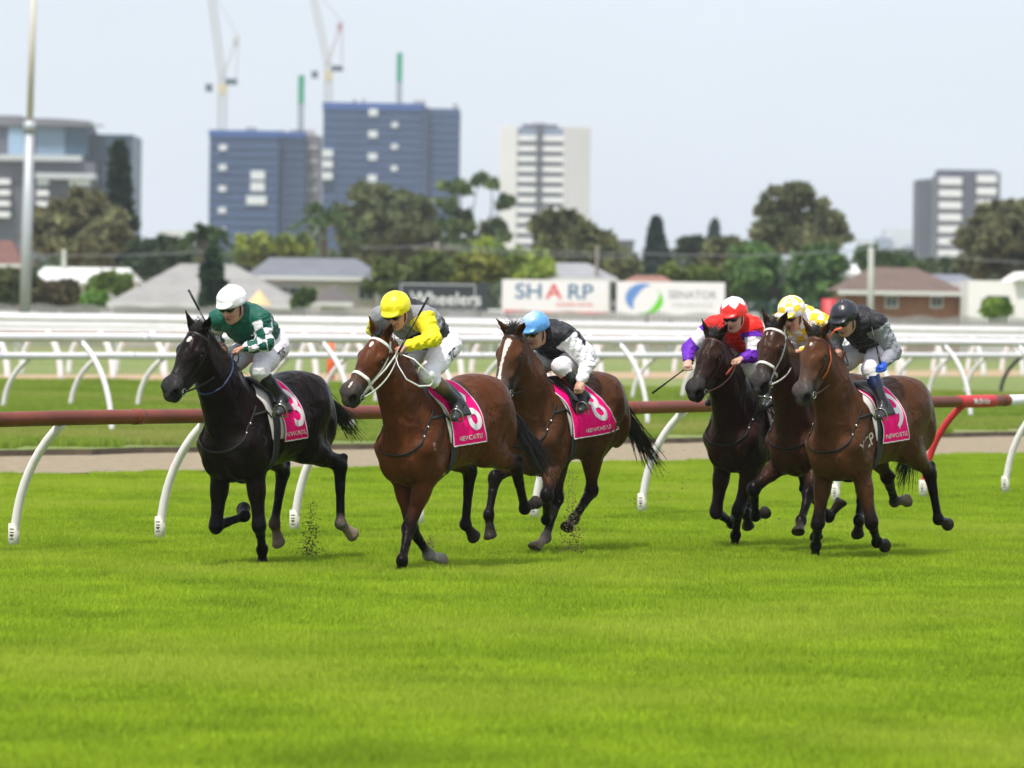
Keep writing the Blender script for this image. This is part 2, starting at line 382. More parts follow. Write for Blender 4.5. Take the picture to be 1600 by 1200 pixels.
def horse_field(H, J, c):
    """c: coat colours body, dark (legs), nose"""
    B, D, NO = c['body'], c['dark'], c['nose']; T = J['T']; F = Field()
    rT = rotmat(T(1, 0, 0)-T(0, 0, 0))
    def E(x, y, z, r, k=.10, col=B, R_=None): F.ell(T(x, y, z), r, rT if R_ is None else R_, k, col)
    # trunk
    E(.05, 0, 1.17, (.66, .285, .335)); E(.40, 0, 1.14, (.38, .235, .385), .1)
    E(-.28, 0, 1.17, (.40, .25, .27), .12)
    F.cone(T(.50, 0, 1.46), T(.10, 0, 1.395), .10, .12, .12, B, ys=.75); F.cone(T(.12, 0, 1.37), T(-.42, 0, 1.40), .14, .17, .12, B)
    E(-.52, 0, 1.33, (.36, .255, .255), .12)
    for s in (1, -1):
        E(-.54, .125*s, 1.36, (.27, .145, .21), .05)                       # gluteals
        E(-.77, .115*s, 1.16, (.15, .115, .27), .06)                       # hamstrings
        F.cone(T(.36, .135*s, 1.42), T(.68, .165*s, 1.08), .075, .105, .05, B)   # shoulder blade
        E(.70, .11*s, .99, (.13, .10, .18), .06)                            # breast muscle
        E(.44, .185*s, 1.0, (.17, .075, .15), .05)                          # triceps
        E(.58, .15*s, .92, (.12, .08, .14), .06)
    E(.62, 0, .92, (.16, .13, .16), .08)
    F.nt = len(F.P)
    # neck
    P, A, V, W = J['poll'], J['A'], J['V'], J['W']
    base = T(.48, 0, 1.24); ne = P+A*.07-V*.085
    mid = lerp(base, ne, .5)+np.array([-.01, 0, .015])
    F.cone(base, mid, .285, .190, .10, B, ys=.68); F.cone(mid, ne, .190, .118, .10, B, ys=.68)
    F.cone(T(.66, 0, 1.08), lerp(base, ne, .62)-np.array([-.05, 0, .06]), .185, .115, .10, B, ys=.78)
    F.cone(T(.34, 0, 1.46), P-V*.03-A*.03, .085, .045, .07, B, ys=.6)        # crest
    for s in (1, -1): F.cone(T(.62, .10*s, 1.12), ne+W*.05*s+A*.04, .055, .04, .05, B)   # brachiocephalic
    F.nh0 = len(F.P)
    # head: u along the face, v dorsal, w to the horse's left
    RH = np.stack([A, W, V], 1)
    def hp(u, w_, v): return P+(A*u+W*w_+V*v)*1.06
    def HE(u, w_, v, r, k=.03, col=B, tilt=0.):
        RR = RH if tilt == 0 else RH@np.array([[math.cos(tilt), 0, math.sin(tilt)], [0, 1, 0], [-math.sin(tilt), 0, math.cos(tilt)]])
        F.ell(hp(u, w_, v), tuple(x*1.08 for x in r), RR, k, col)
    HE(.055, 0, -.035, (.10, .085, .08), .05)
    HE(.17, 0, -.035, (.15, .098, .075), .05)
    HE(.17, 0, -.11, (.14, .080, .10), .05)
    for s in (1, -1):
        HE(.165, .056*s, -.135, (.125, .040, .115), .03)
        HE(.175, .092*s, -.024, (.042, .026, .032), .03)              # brow
        F.cone(hp(.20, .090*s, -.055), hp(.37, .060*s, -.06), .018, .013, .03, B)   # cheek bone
        HE(.495, .050*s, -.040, (.058, .034, .046), .035, NO)            # nostril wing
        HE(.53, .050*s, -.052, (.040, .028, .044), .02, NO)
        F.cone(hp(.22, .035*s, -.22), hp(.46, .026*s, -.15), .036, .032, .04, B, NO)  # jaw bars
    F.cone(hp(.16, 0, -.04), hp(.46, 0, -.055), .088, .064, .05, B, lerp(B, NO, .6), ys=.85, sax=W)
    F.cone(hp(.25, 0, -.10), hp(.47, 0, -.09), .088, .066, .05, B, NO, ys=.75, sax=W)
    HE(.515, 0, -.08, (.070, .062, .066), .04, NO); HE(.572, 0, -.095, (.036, .050, .040), .03, NO)
    HE(.52, 0, -.158, (.056, .042, .030), .02, NO)
    HE(.47, 0, -.15, (.06, .036, .03), .03, NO)
    F.cone(ne+A*.02, hp(.17, 0, -.11), .10, .085, .06, B, ys=.72)
    for s in (1, -1):
        F.ell(hp(.555, .060*s, -.048), (.036, .026, .024), RH@np.array([[.75, -.3*s, .58], [.3*s, .95, 0], [-.58, 0, .81]]), .010, (.002, .0015, .0015), sub=True)
        F.ell(hp(.185, .107*s, -.045), (.026, .016, .019), RH, .015, lerp(B, D, .6), sub=True)
        # ears
        er = H.get('ears', (.1, .35)); ax = V*1.0-A*er[0]*4+W*(er[1]*1.75 if s > 0 else -er[1]*.55); ax /= np.linalg.norm(ax)
        e0 = hp(-.01, .058*s, .025); fw = A*.8+W*.6*s; fw = fw-ax*fw.dot(ax); fw /= np.linalg.norm(fw); sdv = np.cross(ax, fw)
        RE = np.stack([ax, sdv, fw], 1)
        F.cone(e0-ax*.02, e0+ax*.04, .032, .036, .03, B); F.cone(e0+ax*.04, e0+ax*.085, .036, .036, .012, B, ys=.6, sax=fw)
        F.cone(e0+ax*.08, e0+ax*.175, .036, .004, .012, B, D, ys=.5, sax=fw)
        F.ell(e0+ax*.085+fw*.026, (.062, .019, .022), RE, .010, lerp(B, (.0, .0, .0), .55), sub=True)
    F.cone(hp(.44, .06, -.128), hp(.59, .03, -.132), .007, .006, .012, D, sub=True); F.cone(hp(.44, -.06, -.128), hp(.59, -.03, -.132), .007, .006, .012, D, sub=True)
    F.nh1 = len(F.P)
    # legs
    socks = H.get('socks', {})
    for nm, s in (('n', 1), ('f', -1)):
        e, k, ft, hf = J['F'+nm]; u = (k-e)/np.linalg.norm(k-e); sh = T(.60, .145*s, 1.02)
        F.cone(sh, e, .125, .11, .07, B, ys=.8); F.cone(e, lerp(e, k, .45), .108, .078, .05, B, ys=.85); F.cone(lerp(e, k, .4), k, .070, .046, .04, B, D)
        fwd = np.cross(np.array([0, 1., 0]), u)*-1; fwd /= np.linalg.norm(fwd)
        if fwd[0] < 0: fwd = -fwd
        F.cone(e+fwd*.03, lerp(e, k, .55)+fwd*.012, .055, .04, .04, B)
        F.ell(k+fwd*.006, (.046, .045, .066), None, .06, D); lower(F, k, ft, hf, D, socks.get('F'+nm), .031)
        st, hk, ft, hf = J['H'+nm]
        hip = T(-.50, .13*s, 1.27); F.cone(hip, st, .21, .15, .10, B, ys=.78)
        F.cone(T(-.74, .125*s, 1.10), lerp(st, hk, .35), .12, .07, .08, B, ys=.8)
        F.cone(st, lerp(st, hk, .5), .13, .082, .06, B, ys=.75); F.cone(lerp(st, hk, .45), hk, .082, .047, .05, B, D, ys=.85)
        u = (hk-st)/np.linalg.norm(hk-st); v = (ft-hk)/np.linalg.norm(ft-hk); bk = u-v; bk = bk/(np.linalg.norm(bk)+1e-6)
        ph = hk+bk*.055-v*.05
        F.cone(hk, ph, .040, .024, .03, D); F.cone(ph, lerp(st, hk, .45)+bk*.03, .020, .022, .04, D, B)   # point of hock and its tendon
        F.cone(ph, lerp(hk, ft, .25)+bk*.02, .022, .018, .03, D)
        F.ell(hk, (.054, .047, .062), None, .055, D); lower(F, hk, ft, hf, D, socks.get('H'+nm), .034)
    return F

def lower(F, k, ft, hf, D, sock, r):
    "cannon, tendon, fetlock, pastern and hoof"
    u = (ft-k)/np.linalg.norm(ft-k); back = np.array([-1., 0, 0]); back = back-u*back.dot(u)
    v = (hf-ft)/np.linalg.norm(hf-ft)
    turn = u-v
    if np.linalg.norm(turn) > .25 and v[0] < u[0]-.1 and False: back = turn
    back /= np.linalg.norm(back)+1e-6
    S1 = D if not sock or sock[0] < 2 else sock[1]
    S2 = D if not sock else sock[1]
    F.cone(k, lerp(k, ft, .4), r+.017, r, .03, D); F.cone(k, ft, r+.004, r+.001, .03, D, S1); F.cone(k+back*.024+u*.04, ft+back*.020, .018, .018, .03, D, S1)
    F.ell(ft, (.040, .038, .043), None, .045, S1); F.cone(ft+back*.03, ft+back*.028+v*.02, .022, .019, .025, D)
    past = lerp(ft, hf, .62); F.cone(ft, past, .036, .036, .035, S2)
    # hoof: widening block cut square at the sole
    sole = hf+v*.018; HC = (.035, .028, .022) if not sock else (.16, .12, .08)
    F.cone(past, hf+v*.02, .040, .060, .018, HC); F.cone(past+v*.01, hf+v*.02-back*.025, .034, .052, .018, HC)
    n = v*.8-back*(-.35); F.cut(sole, n, .085)
# ------------------------------------------------------------------ horses: build
COAT = dict(
  dbrown=dict(body=(.026, .0115, .0075), dark=(.006, .004, .0035), nose=(.034, .030, .029)),
  seal=dict(body=(.0098, .0058, .0046), dark=(.004, .0035, .0035), nose=(.032, .030, .030)),
  bay=dict(body=(.088, .027, .009), dark=(.007, .004, .0035), nose=(.055, .045, .043)),
  dbay=dict(body=(.046, .0185, .0095), dark=(.006, .004, .0035), nose=(.045, .040, .040)),
  lbay=dict(body=(.076, .029, .0115), dark=(.007, .0045, .004), nose=(.060, .052, .050)))
def coat_mat():
    m = mat('horse_coat', attr=True, rough=.42, noise=(7, .22), bump=(48, .2, .004), spec=.075, sheen=0.0)
    N = m.node_tree.nodes; b = N['Principled BSDF']; t = m.node_tree
    # broad muscle and vein relief below the fine hair relief
    tc = N.new('ShaderNodeTexCoord'); mp = N.new('ShaderNodeMapping'); mp.inputs['Scale'].default_value = (2.6, 2.6, 1.8)
    n = N.new('ShaderNodeTexNoise'); n.inputs['Scale'].default_value = 2.2; n.inputs['Detail'].default_value = 3; n.inputs['Distortion'].default_value = .8
    t.links.new(tc.outputs['Object'], mp.inputs[0]); t.links.new(mp.outputs[0], n.inputs['Vector'])
    bp = N.new('ShaderNodeBump'); bp.inputs['Strength'].default_value = .8; bp.inputs['Distance'].default_value = .05
    t.links.new(n.outputs[0], bp.inputs['Height'])
    old = b.inputs['Normal'].links[0].from_node; t.links.new(bp.outputs[0], old.inputs['Normal'])
    n3 = N.new('ShaderNodeTexNoise'); n3.inputs['Scale'].default_value = 5; mr = N.new('ShaderNodeMapRange'); mr.inputs[3].default_value = .28; mr.inputs[4].default_value = .46
    t.links.new(tc.outputs['Object'], n3.inputs['Vector']); t.links.new(n3.outputs[0], mr.inputs[0]); t.links.new(mr.outputs[0], b.inputs['Roughness'])
    return m

def face_marks(H, J, kind):
    P, A, V, W = J['poll'], J['A'], J['V'], J['W']
    def fn(X, C):
        r = X-P; u = r@A; v = r@V; w_ = r@W; wob = vnoise(X, 60, 3)*.006
        if kind == 'star': m = (((u-.125)/.030)**2+((w_+wob)/.020)**2 < 1) & (v > 0)
        elif kind == 'stars': m = ((((u-.115)/.028)**2+((w_+wob)/.017)**2 < 1) | ((np.abs(w_-.012+wob) < .008) & (u > .47) & (u < .53))) & (v > -.03)
        elif kind == 'blaze': m = (np.abs(w_+wob-.008*np.sin(u*14)) < np.interp(u, [.07, .10, .17, .25, .5], [0, .033, .022, .014, .016])) & (u > .08) & (u < .52) & (v > -.035)
        elif kind == 'fleck': m = ((((u-.10)/.02)**2+((w_-.02+wob)/.009)**2 < 1) | (((u-.105)/.018)**2+((w_+.02+wob)/.006)**2 < 1)) & (v > 0)
        elif kind == 'snip': m = (((u-.12)/.018)**2+((w_+wob)/.013)**2 < 1) & (v > 0)
        else: return C
        C = C.copy(); C[m] = (.62, .56, .52); return C
    return fn

def strands(name, roots, tips, mid, mat_, parent, r0=.004, n=5, kind=None):
    m = MB()
    for a, b, c in zip(roots, tips, mid):
        P = [(1-t)**2*a+2*t*(1-t)*c+t*t*b for t in np.linspace(0, 1, n+1)]
        m.tube(P, [r0*(1-.75*t) for t in np.linspace(0, 1, n+1)], n=3, caps=False)
    return m.obj(name, mat_, parent, smooth=True)

def surf_patch(F, o_fn, d_fn, nu, nv, iso):
    "grid of points traced onto field F; o_fn/d_fn give start and direction for (u,v) in 0..1"
    U, Vv = np.meshgrid(np.linspace(0, 1, nu), np.linspace(0, 1, nv), indexing='ij')
    O = np.array([o_fn(a, b) for a, b in zip(U.ravel(), Vv.ravel())]); D = np.array([d_fn(a, b) for a, b in zip(U.ravel(), Vv.ravel())])
    return F.trace(O, D, iso).reshape(nu, nv, 3)

def sheet(P, th=.006, outward=None):
    "thicken a grid P (nu,nv,3) into a closed sheet mesh arrays"
    nu, nv = P.shape[:2]; du = np.gradient(P, axis=0); dv = np.gradient(P, axis=1); n = np.cross(du, dv); n /= np.linalg.norm(n, axis=-1, keepdims=True)+1e-9
    c = P.reshape(-1, 3).mean(0) if outward is None else outward
    if ((P-c)*n).sum() < 0: n = -n; flip = True
    else: flip = False
    V = np.concatenate([(P+n*th).reshape(-1, 3), P.reshape(-1, 3)]); idx = np.arange(nu*nv).reshape(nu, nv); Fq = []
    a, b, c_, d = idx[:-1, :-1], idx[1:, :-1], idx[1:, 1:], idx[:-1, 1:]
    top = np.stack([a, b, c_, d], -1).reshape(-1, 4); N = nu*nv
    if flip: top = top[:, ::-1]
    Fq = [top, top[:, ::-1]+N]
    ring = list(idx[:, 0])+list(idx[-1, 1:])+list(idx[-2::-1, -1])+list(idx[0, -2:0:-1]); r = np.array(ring); r2 = np.roll(r, -1)
    side = np.stack([r, r+N, r2+N, r2], -1); Fq.append(side if not flip else side[:, ::-1])
    return V, np.concatenate(Fq)

def text_mesh(body, size, cuts=.02):
    "outline text as triangles: returns verts (n,2), tris; centred"
    cu = bpy.data.curves.new('t', 'FONT'); cu.body = body; cu.size = size; cu.align_x = 'CENTER'; cu.align_y = 'CENTER'; cu.resolution_u = 4; cu.offset = size*.012
    ob = bpy.data.objects.new('t', cu); me0 = ob.to_mesh(); bm = bmesh.new(); bm.from_mesh(me0)
    bmesh.ops.triangulate(bm, faces=bm.faces[:])
    for _ in range(5):
        es = [e for e in bm.edges if e.calc_length() > cuts]
        if not es: break
        bmesh.ops.subdivide_edges(bm, edges=es, cuts=1); bmesh.ops.triangulate(bm, faces=[f for f in bm.faces if len(f.verts) > 3])
    bm.verts.ensure_lookup_table(); V = np.array([v.co[:2] for v in bm.verts]); T_ = [[v.index for v in f.verts] for f in bm.faces]
    bm.free(); ob.to_mesh_clear(); bpy.data.objects.remove(ob); bpy.data.curves.remove(cu); return V, T_

def muscle(V_, F, J):
    "ribs, vein and muscle relief pushed in or out along the trunk's own radius"
    T = J['T']; c = T(0, 0, 1.2); o = V_.copy(); tr = (V_[:, 2] > .72) & (V_[:, 0] < .95) & (V_[:, 0] > -1.0)
    w_ = np.clip((V_[:, 2]-.72)*5, 0, 1)*tr; r = np.stack([V_[:, 0]*0, V_[:, 1], (V_[:, 2]-c[2])*.6], 1); r /= np.linalg.norm(r, axis=1, keepdims=True)+1e-6
    x = V_[:, 0]; z = V_[:, 2]; ribs = np.exp(-((x+.02)/.26)**4)*np.exp(-((z-1.12)/.22)**2)*.0032*np.sin((x+(z-1.1)*.35)*2*math.pi/.058)
    m = (1-np.abs(vnoise(V_*np.array([1, .6, .75]), 7.5, 4)))**2*.007+vnoise(V_, 15, 6)*.0022
    return o+r*((ribs+m)*w_)[:, None]

def build_horse(n, H, coat, mark, label, tackcol, number, group='racehorses galloping in the field'):
    f = H['f']; J = pose(H); c = COAT[coat]; F = horse_field(H, J, c); T = J['T']; P, A, V, W = J['poll'], J['A'], J['V'], J['W']
    H['J'] = J; H['F'] = F
    root = empty('racehorse', tuple(f.o), f.rz, label=label, cat='horse', group=group); H['root'] = root
    cm = coat_mat()
    me = F.mesh('body', .0085, c['body'], face_marks(H, J, mark), cs=.022, dispfn=lambda V_: muscle(V_, F, J))
    link('body', me, cm, root)
    hp = lambda u, w_, v: P+(A*u+W*w_+V*v)*1.06
    RH = np.stack([A, W, V], 1)
    for s in (1, -1):
        m = MB(); m.ell(hp(.185, .093*s, -.045), (.021, .019, .018), RH, 14, 8); m.obj('eye', mat('eye_dark', (.012, .007, .005), .08, coat=.6), root, smooth=True)
    hairm = mat('black_hair', (.010, .008, .007), .45, noise=(40, .4))
    rg = np.random.default_rng(n)
    # mane: short, falling to the far side and lifted by the wind
    base = T(.36, 0, 1.55); ro, ti, mi = [], [], []
    end = P-A*.0+V*.045
    tt = np.sort(rg.random(170)); r = base+(end-base)*tt[:, None]; st0 = r+np.stack([np.full(170, -.06), rg.normal(size=170)*.012, np.full(170, .22)], 1)
    os_ = F.trace(st0, np.tile([.06, 0, -.22], (170, 1)), 0, n=22)
    for o, r_ in zip(os_, r):
        if np.linalg.norm(o-r_) > .16: continue
        L_ = rg.uniform(.06, .13); ro.append(o); dr = np.array([-.55+rg.normal()*.25, -.5+rg.normal()*.35, .25+rg.normal()*.25]); mi.append(o+np.array([-.01, -.01, .045])); ti.append(o+dr*L_*1.3)
    for i in range(90):       # forelock tuft blown back between the ears
        o = hp(rg.uniform(-.02, .04), rg.normal()*.022, .035); ro.append(o); mi.append(o+V*.045+W*rg.normal()*.02)
        ti.append(o+V*rg.uniform(.01, .05)-A*rg.uniform(.03, .11)+W*rg.normal()*.055)
    strands('mane', ro, ti, mi, hairm, root, .0045)
    # tail
    tp = T(-.86, 0, 1.40); tl = H.get('tail', np.array([-.35, 0, -.55])); ro, ti, mi = [], [], []
    for i in range(300):
        o = tp+rg.normal(size=3)*np.array([.015, .016, .02]); ro.append(o); t = rg.uniform(.55, 1.1)
        e = tp+np.asarray(tl)*t+rg.normal(size=3)*np.array([.05, .05, .045])*(t+.2); ti.append(e); mi.append(o+np.array([-.14, 0, -.02])+rg.normal(size=3)*.02+np.asarray(tl)*.25)
    strands('tail', ro, ti, mi, hairm, root, .006, 8)
    return root

def sub(F, *rng):
    G = Field()
    for a, b in rng: G.P += F.P[a:b]
    return G
def ring(Fs, c, e1, e2, n=40, iso=.004, a0=0., a1=2*math.pi, ax=None):
    "closed or open loop traced round Fs in the plane of e1,e2 about c"
    c = np.asarray(c); an = np.linspace(a0, a1, n); D = np.cos(an)[:, None]*e1+np.sin(an)[:, None]*e2
    return Fs.trace(c+D, -D, iso, n=30), np.array([np.linalg.norm(d) and d/np.linalg.norm(d) for d in D])

def tack(n, H, tc, number, pad=(.62, .60, .56), cloth=True, flare=0., cf=.46, rein_to=None):
    f, J, F, root = H['f'], H['J'], H['F'], H['root']; T = J['T']; P, A, V, W = J['poll'], J['A'], J['V'], J['W']
    hp = lambda u, w_, v: P+(A*u+W*w_+V*v)*1.06
    FH = sub(F, (F.nh0, F.nh1)); FT = sub(F, (0, F.nt)); FN = sub(F, (0, F.nh0))
    leather = mat('tack_%d' % n, tc, .45, noise=(30, .25), spec=.4); metal = mat('bright_steel', (.62, .61, .58), .25, metal=1.)
    goldm = mat('brass_fitting', (.62, .42, .12), .3, metal=1.); blackl = mat('black_leather', (.012, .011, .012), .42, noise=(25, .3)); elas = mat('black_elastic', (.014, .014, .015), .75, bump=(160, .3, .002))
    br = MB()
    def strap(pts, w_=.011, nr=None, mb=br, th=.35): mb.tube(pts, w_, n=8, flat=th, nrm=nr if nr is not None else None)
    def hring(u, v0, a0, a1, w_, tilt=0., n_=26):
        c = hp(u, 0, v0); e1 = W*.22; e2 = (V*math.cos(tilt)+A*math.sin(tilt))*.25; P_, N_ = ring(FH, c, e1, e2, n_, .003, a0, a1); strap(P_, w_, list(N_)); return P_
    heavy = H.get('bridle_w', .010)
    hring(.05, -.06, -.35, math.pi+.35, heavy*1.15)                               # browband
    if H.get('noseband', True): hring(.36, -.08, -math.pi/2, math.pi*1.5, heavy*1.25, n_=40)
    hring(.10, -.10, math.pi+.25, 2*math.pi-.25, heavy*.7, -.5)                   # throatlash
    for s in (1, -1):
        us = np.linspace(.0, .46, 9); vv = np.interp(us, [0, .1, .3, .46], [-.02, -.075, -.115, -.125]); O = np.array([hp(u, .25*s, v) for u, v in zip(us, vv)])
        Pt = FH.trace(O, np.tile(-W*s, (9, 1)), .003); strap(Pt, heavy*.9, [W*s]*9)
    for_u = [hp(-.01, w_, .0) for w_ in np.linspace(-.07, .07, 7)]; 
    br.obj('bridle', leather, root, smooth=True)
    bit = MB(); bits = {}
    for s in (1, -1):
        c = hp(.485, .070*s, -.128); bits[s] = c
        bit.tube([c+A*.028*math.cos(a)+V*.028*math.sin(a) for a in np.linspace(0, 2*math.pi, 17)], .0045, n=6, nrm=W)
    bit.tube([bits[1], hp(.49, 0, -.12), bits[-1]], .006, n=6)
    bit.obj('bit', metal, root, smooth=True)
    if cloth is not None:
        # pad, number cloth, saddle
        def polar(xf, phimax, nu, nv, iso, z0=1.14, hang=True, amin=0.):
            "xf(v)->(front,rear)"
            rows = []; O = []; D = []
            ts = np.linspace(-1, 1, nv)
            for t in ts:
                fr, rr = xf(abs(t)); ph = t*phimax
                for u in np.linspace(0, 1, nu):
                    x = fr+(rr-fr)*u; d = np.array([0, math.sin(ph), math.cos(ph)]); c = T(x, 0, z0); O.append(c+d*.75); D.append(-d)
            G = FT.trace(np.array(O), np.array(D), iso, n=30).reshape(nv, nu, 3)
            if hang:
                mid = nv//2
                for i in range(mid+1, nv): G[i, :, 1] = np.maximum(G[i, :, 1], G[i-1, :, 1]-.004)
                for i in range(mid-1, -1, -1): G[i, :, 1] = np.minimum(G[i, :, 1], G[i+1, :, 1]+.004)
            return G.transpose(1, 0, 2)
        padm = mat('pad_%d' % n, pad, .8, noise=(18, .12), bump=(60, .5, .006))
        Gp = polar(lambda v: (.52-.12*v, .02-.10*v), 1.72, 22, 71, .012); V_, Q_ = sheet(Gp, .010, T(0.2, 0, 1.14)); link('saddle_pad', npmesh('saddle_pad', V_, Q_), padm, root)
        if cloth:
            pk = mat('pink_cloth', (.95, .002, .19), .75, noise=(9, .06), bump=(26, .35, .012), spec=.12); wh = mat('white_cloth', (.78, .72, .74), .6)
            vf = lambda v: (cf-.13*v+.02*math.sin(v*7), .0-.15*v**1.3-flare*v**1.5+.01*math.sin(v*9))
            G = polar(vf, 1.80, 34, 101, .026)
            wv = .014*np.sin(G[..., 0]*26+G[..., 2]*5)*np.clip((1.5-G[..., 2])*2, 0, 1); G[..., 1] += np.sign(G[..., 1])*np.abs(wv)
            V_, Q_ = sheet(G, .004, T(.1, 0, 1.14)); cl = link('saddle_cloth', npmesh('saddle_cloth', V_, Q_), pk, root)
            ed = MB(); off = lambda p: p+np.array([0, .004*np.sign(p[1]), .002])
            for E_ in (G[0], G[-1], G[:, 0], G[:, -1]): ed.tube([off(p) for p in E_], .0065, n=6, flat=.5, nrm=np.array([0, 1., .2]))
            ed.obj('trim', wh, cl, smooth=True)
            # number and course name on the near side: (s,t) on the half grid
            half = G[:, G.shape[1]//2:]                  # u front->rear, v top->bottom
            nu, nv = half.shape[:2]
            def put(name, body, size, cu, cv, sx=1., rot=0.):
                v2, tr = text_mesh(body, size); v2 = v2*np.array([sx, 1]); cr, sr = math.cos(rot), math.sin(rot)
                xx = v2[:, 0]*cr-v2[:, 1]*sr; yy = v2[:, 0]*sr+v2[:, 1]*cr
                wu = np.linalg.norm(half[-1, nv//2]-half[0, nv//2]); hv = np.linalg.norm(np.diff(half[nu//2], axis=0), axis=1).sum()
                U_ = np.clip(cu+xx/wu, .01, .99)*(nu-1); V2 = np.clip(cv-yy/hv, .01, .99)*(nv-1); i = np.minimum(U_.astype(int), nu-2); j = np.minimum(V2.astype(int), nv-2); a = (U_-i)[:, None]; b = (V2-j)[:, None]
                p = half[i, j]*(1-a)*(1-b)+half[i+1, j]*a*(1-b)+half[i, j+1]*(1-a)*b+half[i+1, j+1]*a*b
                p = p+np.array([0, .009, .002]); m = MB(); m.add(p, tr); m.obj(name, wh, cl)
            put('number', number, .52, H.get('num_u', .70), .56, .95); put('lettering', 'NEWCASTLE', .066, .52, .90)
        G = polar(lambda v: (.46-.10*v, .16-.06*v), 1.05, 14, 31, .034, hang=False); V_, Q_ = sheet(G, .014, T(.3, 0, 1.14)); sd_ = link('saddle', npmesh('saddle', V_, Q_), blackl, root)
        # girth round the barrel
        O, D = [], []
        for x in np.linspace(.30, .40, 5):
            for ph in np.linspace(.9, 2*math.pi-.9, 50): d = np.array([0, math.sin(ph), math.cos(ph)]); O.append(T(x-.0, 0, 1.12)+d*.7); D.append(-d)
        G = FT.trace(np.array(O), np.array(D), .018, n=30).reshape(5, 50, 3); V_, Q_ = sheet(G, .008, T(.35, 0, 1.12)); link('girth', npmesh('girth', V_, Q_), elas, root)
    # breast strap
    bs = MB(); Wp = T(.42, 0, 1.52); Bp = T(.84, 0, 1.05); c = (Wp+Bp)/2; e1 = (Bp-Wp)*.75
    P_, N_ = ring(FN, c, e1, np.array([0, .5, 0]), 44, .006, -2.2, 2.2); bs.tube(P_, .018, n=8, flat=.3, nrm=list(N_))
    for s in (1, -1): bs.tube([P_[-5 if s > 0 else 4]*1.0, *(FN.trace(np.array([[x, .6*s, z] for x, z in ((.46, 1.25), (.40, 1.20))]), np.array([[0, -s, 0.]]*2), .02))], .012, n=6, flat=.4, nrm=np.array([0, 1., 0]))
    bs.obj('breast_strap', elas, root, smooth=True)
    fit = MB()
    for i in (8, 12, -9, -13): fit = MB(); fit.ell(P_[i]+N_[i]*.006, (.014, .008, .014), nu=8, nv=5); fit.obj('buckle', metal, root, smooth=True)
    # neck strap or yoke low on the neck
    if H.get('neckstrap'):
        ns = MB(); bpt = lerp(T(.48, 0, 1.24), J['poll'], .55); tdir = (J['poll']-T(.48, 0, 1.24)); tdir /= np.linalg.norm(tdir); e1 = np.cross(tdir, [0, 1., 0])*.5
        P2, N2 = ring(FN, bpt, e1, np.array([0, .4, 0]), 40, .004); ns.tube(P2, .008, n=6, nrm=list(N2)); ns.obj('neck_strap', mat('blue_strap', (.012, .03, .10), .5), root, smooth=True)
    H['bits'] = bits
    return

def reins(H, hands, tc, n):
    m = MB(); J, root = H['J'], H['root']; bits = H['bits']
    for s, h_ in zip((1, -1), hands):
        a = bits[s]; b = np.asarray(h_); sag = np.array([.02, .13*s, -.07]); mid = lerp(a, b, .5)+sag
        P_ = [(1-t)**2*a+2*t*(1-t)*mid+t*t*b for t in np.linspace(0, 1, 16)]; m.tube(P_, .0085, n=6, flat=.4, nrm=np.array([0, 1., 0]))
    # loop of slack hanging beyond the hands
    a, b = np.asarray(hands[0]), np.asarray(hands[1]); lo = (a+b)/2+np.array([-.06, .10, -.24])
    m.tube([(1-t)**2*a+2*t*(1-t)*lo+t*t*b for t in np.linspace(0, 1, 18)], .0075, n=6, flat=.5, nrm=np.array([0, 1., 0]))
    m.obj('reins', mat('tack_%d' % n), root, smooth=True)
# ------------------------------------------------------------------ riders
SKIN = (.50, .27, .19); SKIN2 = (.42, .20, .14)
JX = {}
JX[1] = dict(hy_n=0.07, ey_n=0.28, head=q('R1', 362, 100), C=q('R1', 400, 175), pel=q('R1', 497, 268), el_n=q('R1', 500, 272), ha_n=q('R1', 385, 296), el_f=q('R1', 283, 240), ha_f=q('R1', 325, 285), kn=q('R1', 472, 380), an=q('C1', 505, 520))
JX[2] = dict(hy_n=0.09, ey_n=0.26, head=q('R2', 300, 125), C=q('R2', 335, 160), pel=q('R2', 468, 262), el_n=q('R2', 452, 252), ha_n=q('R2', 315, 294), el_f=q('R2', 222, 215), ha_f=q('R2', 262, 268), kn=q('R2', 432, 395), an=q('C2', 400, 430))
JX[3] = dict(head=q('R3', 310, 115), C=q('R3', 368, 160), pel=q('R3', 482, 240), el_n=q('R3', 548, 285), ha_n=q('R3', 510, 395), el_f=q('R3', 262, 250), ha_f=q('R3', 310, 300), kn=q('R3', 425, 300), an=q('R3', 535, 440))
JX[4] = dict(hy_n=.18, ey_n=0.28, head=q('R4', 398, 125), C=q('R4', 402, 185), pel=q('R4', 478, 280), el_n=q('R4', 487, 312), ha_n=q('R4', 412, 335), el_f=q('R4', 212, 285), ha_f=q('R4', 205, 355), kn=q('R4', 470, 370), an=q('R4', 540, 470))
JX[5] = dict(hy_n=0.07, ey_n=0.27, head=q('R4', 645, 120), C=q('R4', 688, 170), pel=q('R4', 770, 260), el_n=q('R4', 765, 290), ha_n=q('R4', 655, 300), el_f=q('R4', 590, 260), ha_f=q('R4', 625, 305), kn=q('R4', 735, 370), an=q('R4', 800, 480))
JX[6] = dict(head=q('R5', 325, 140), C=q('R5', 388, 175), pel=q('R5', 452, 268), el_n=q('R5', 535, 300), ha_n=q('R5', 482, 362), el_f=q('R5', 285, 250), ha_f=q('R5', 300, 300), kn=q('R5', 435, 372), an=q('R5', 490, 520))

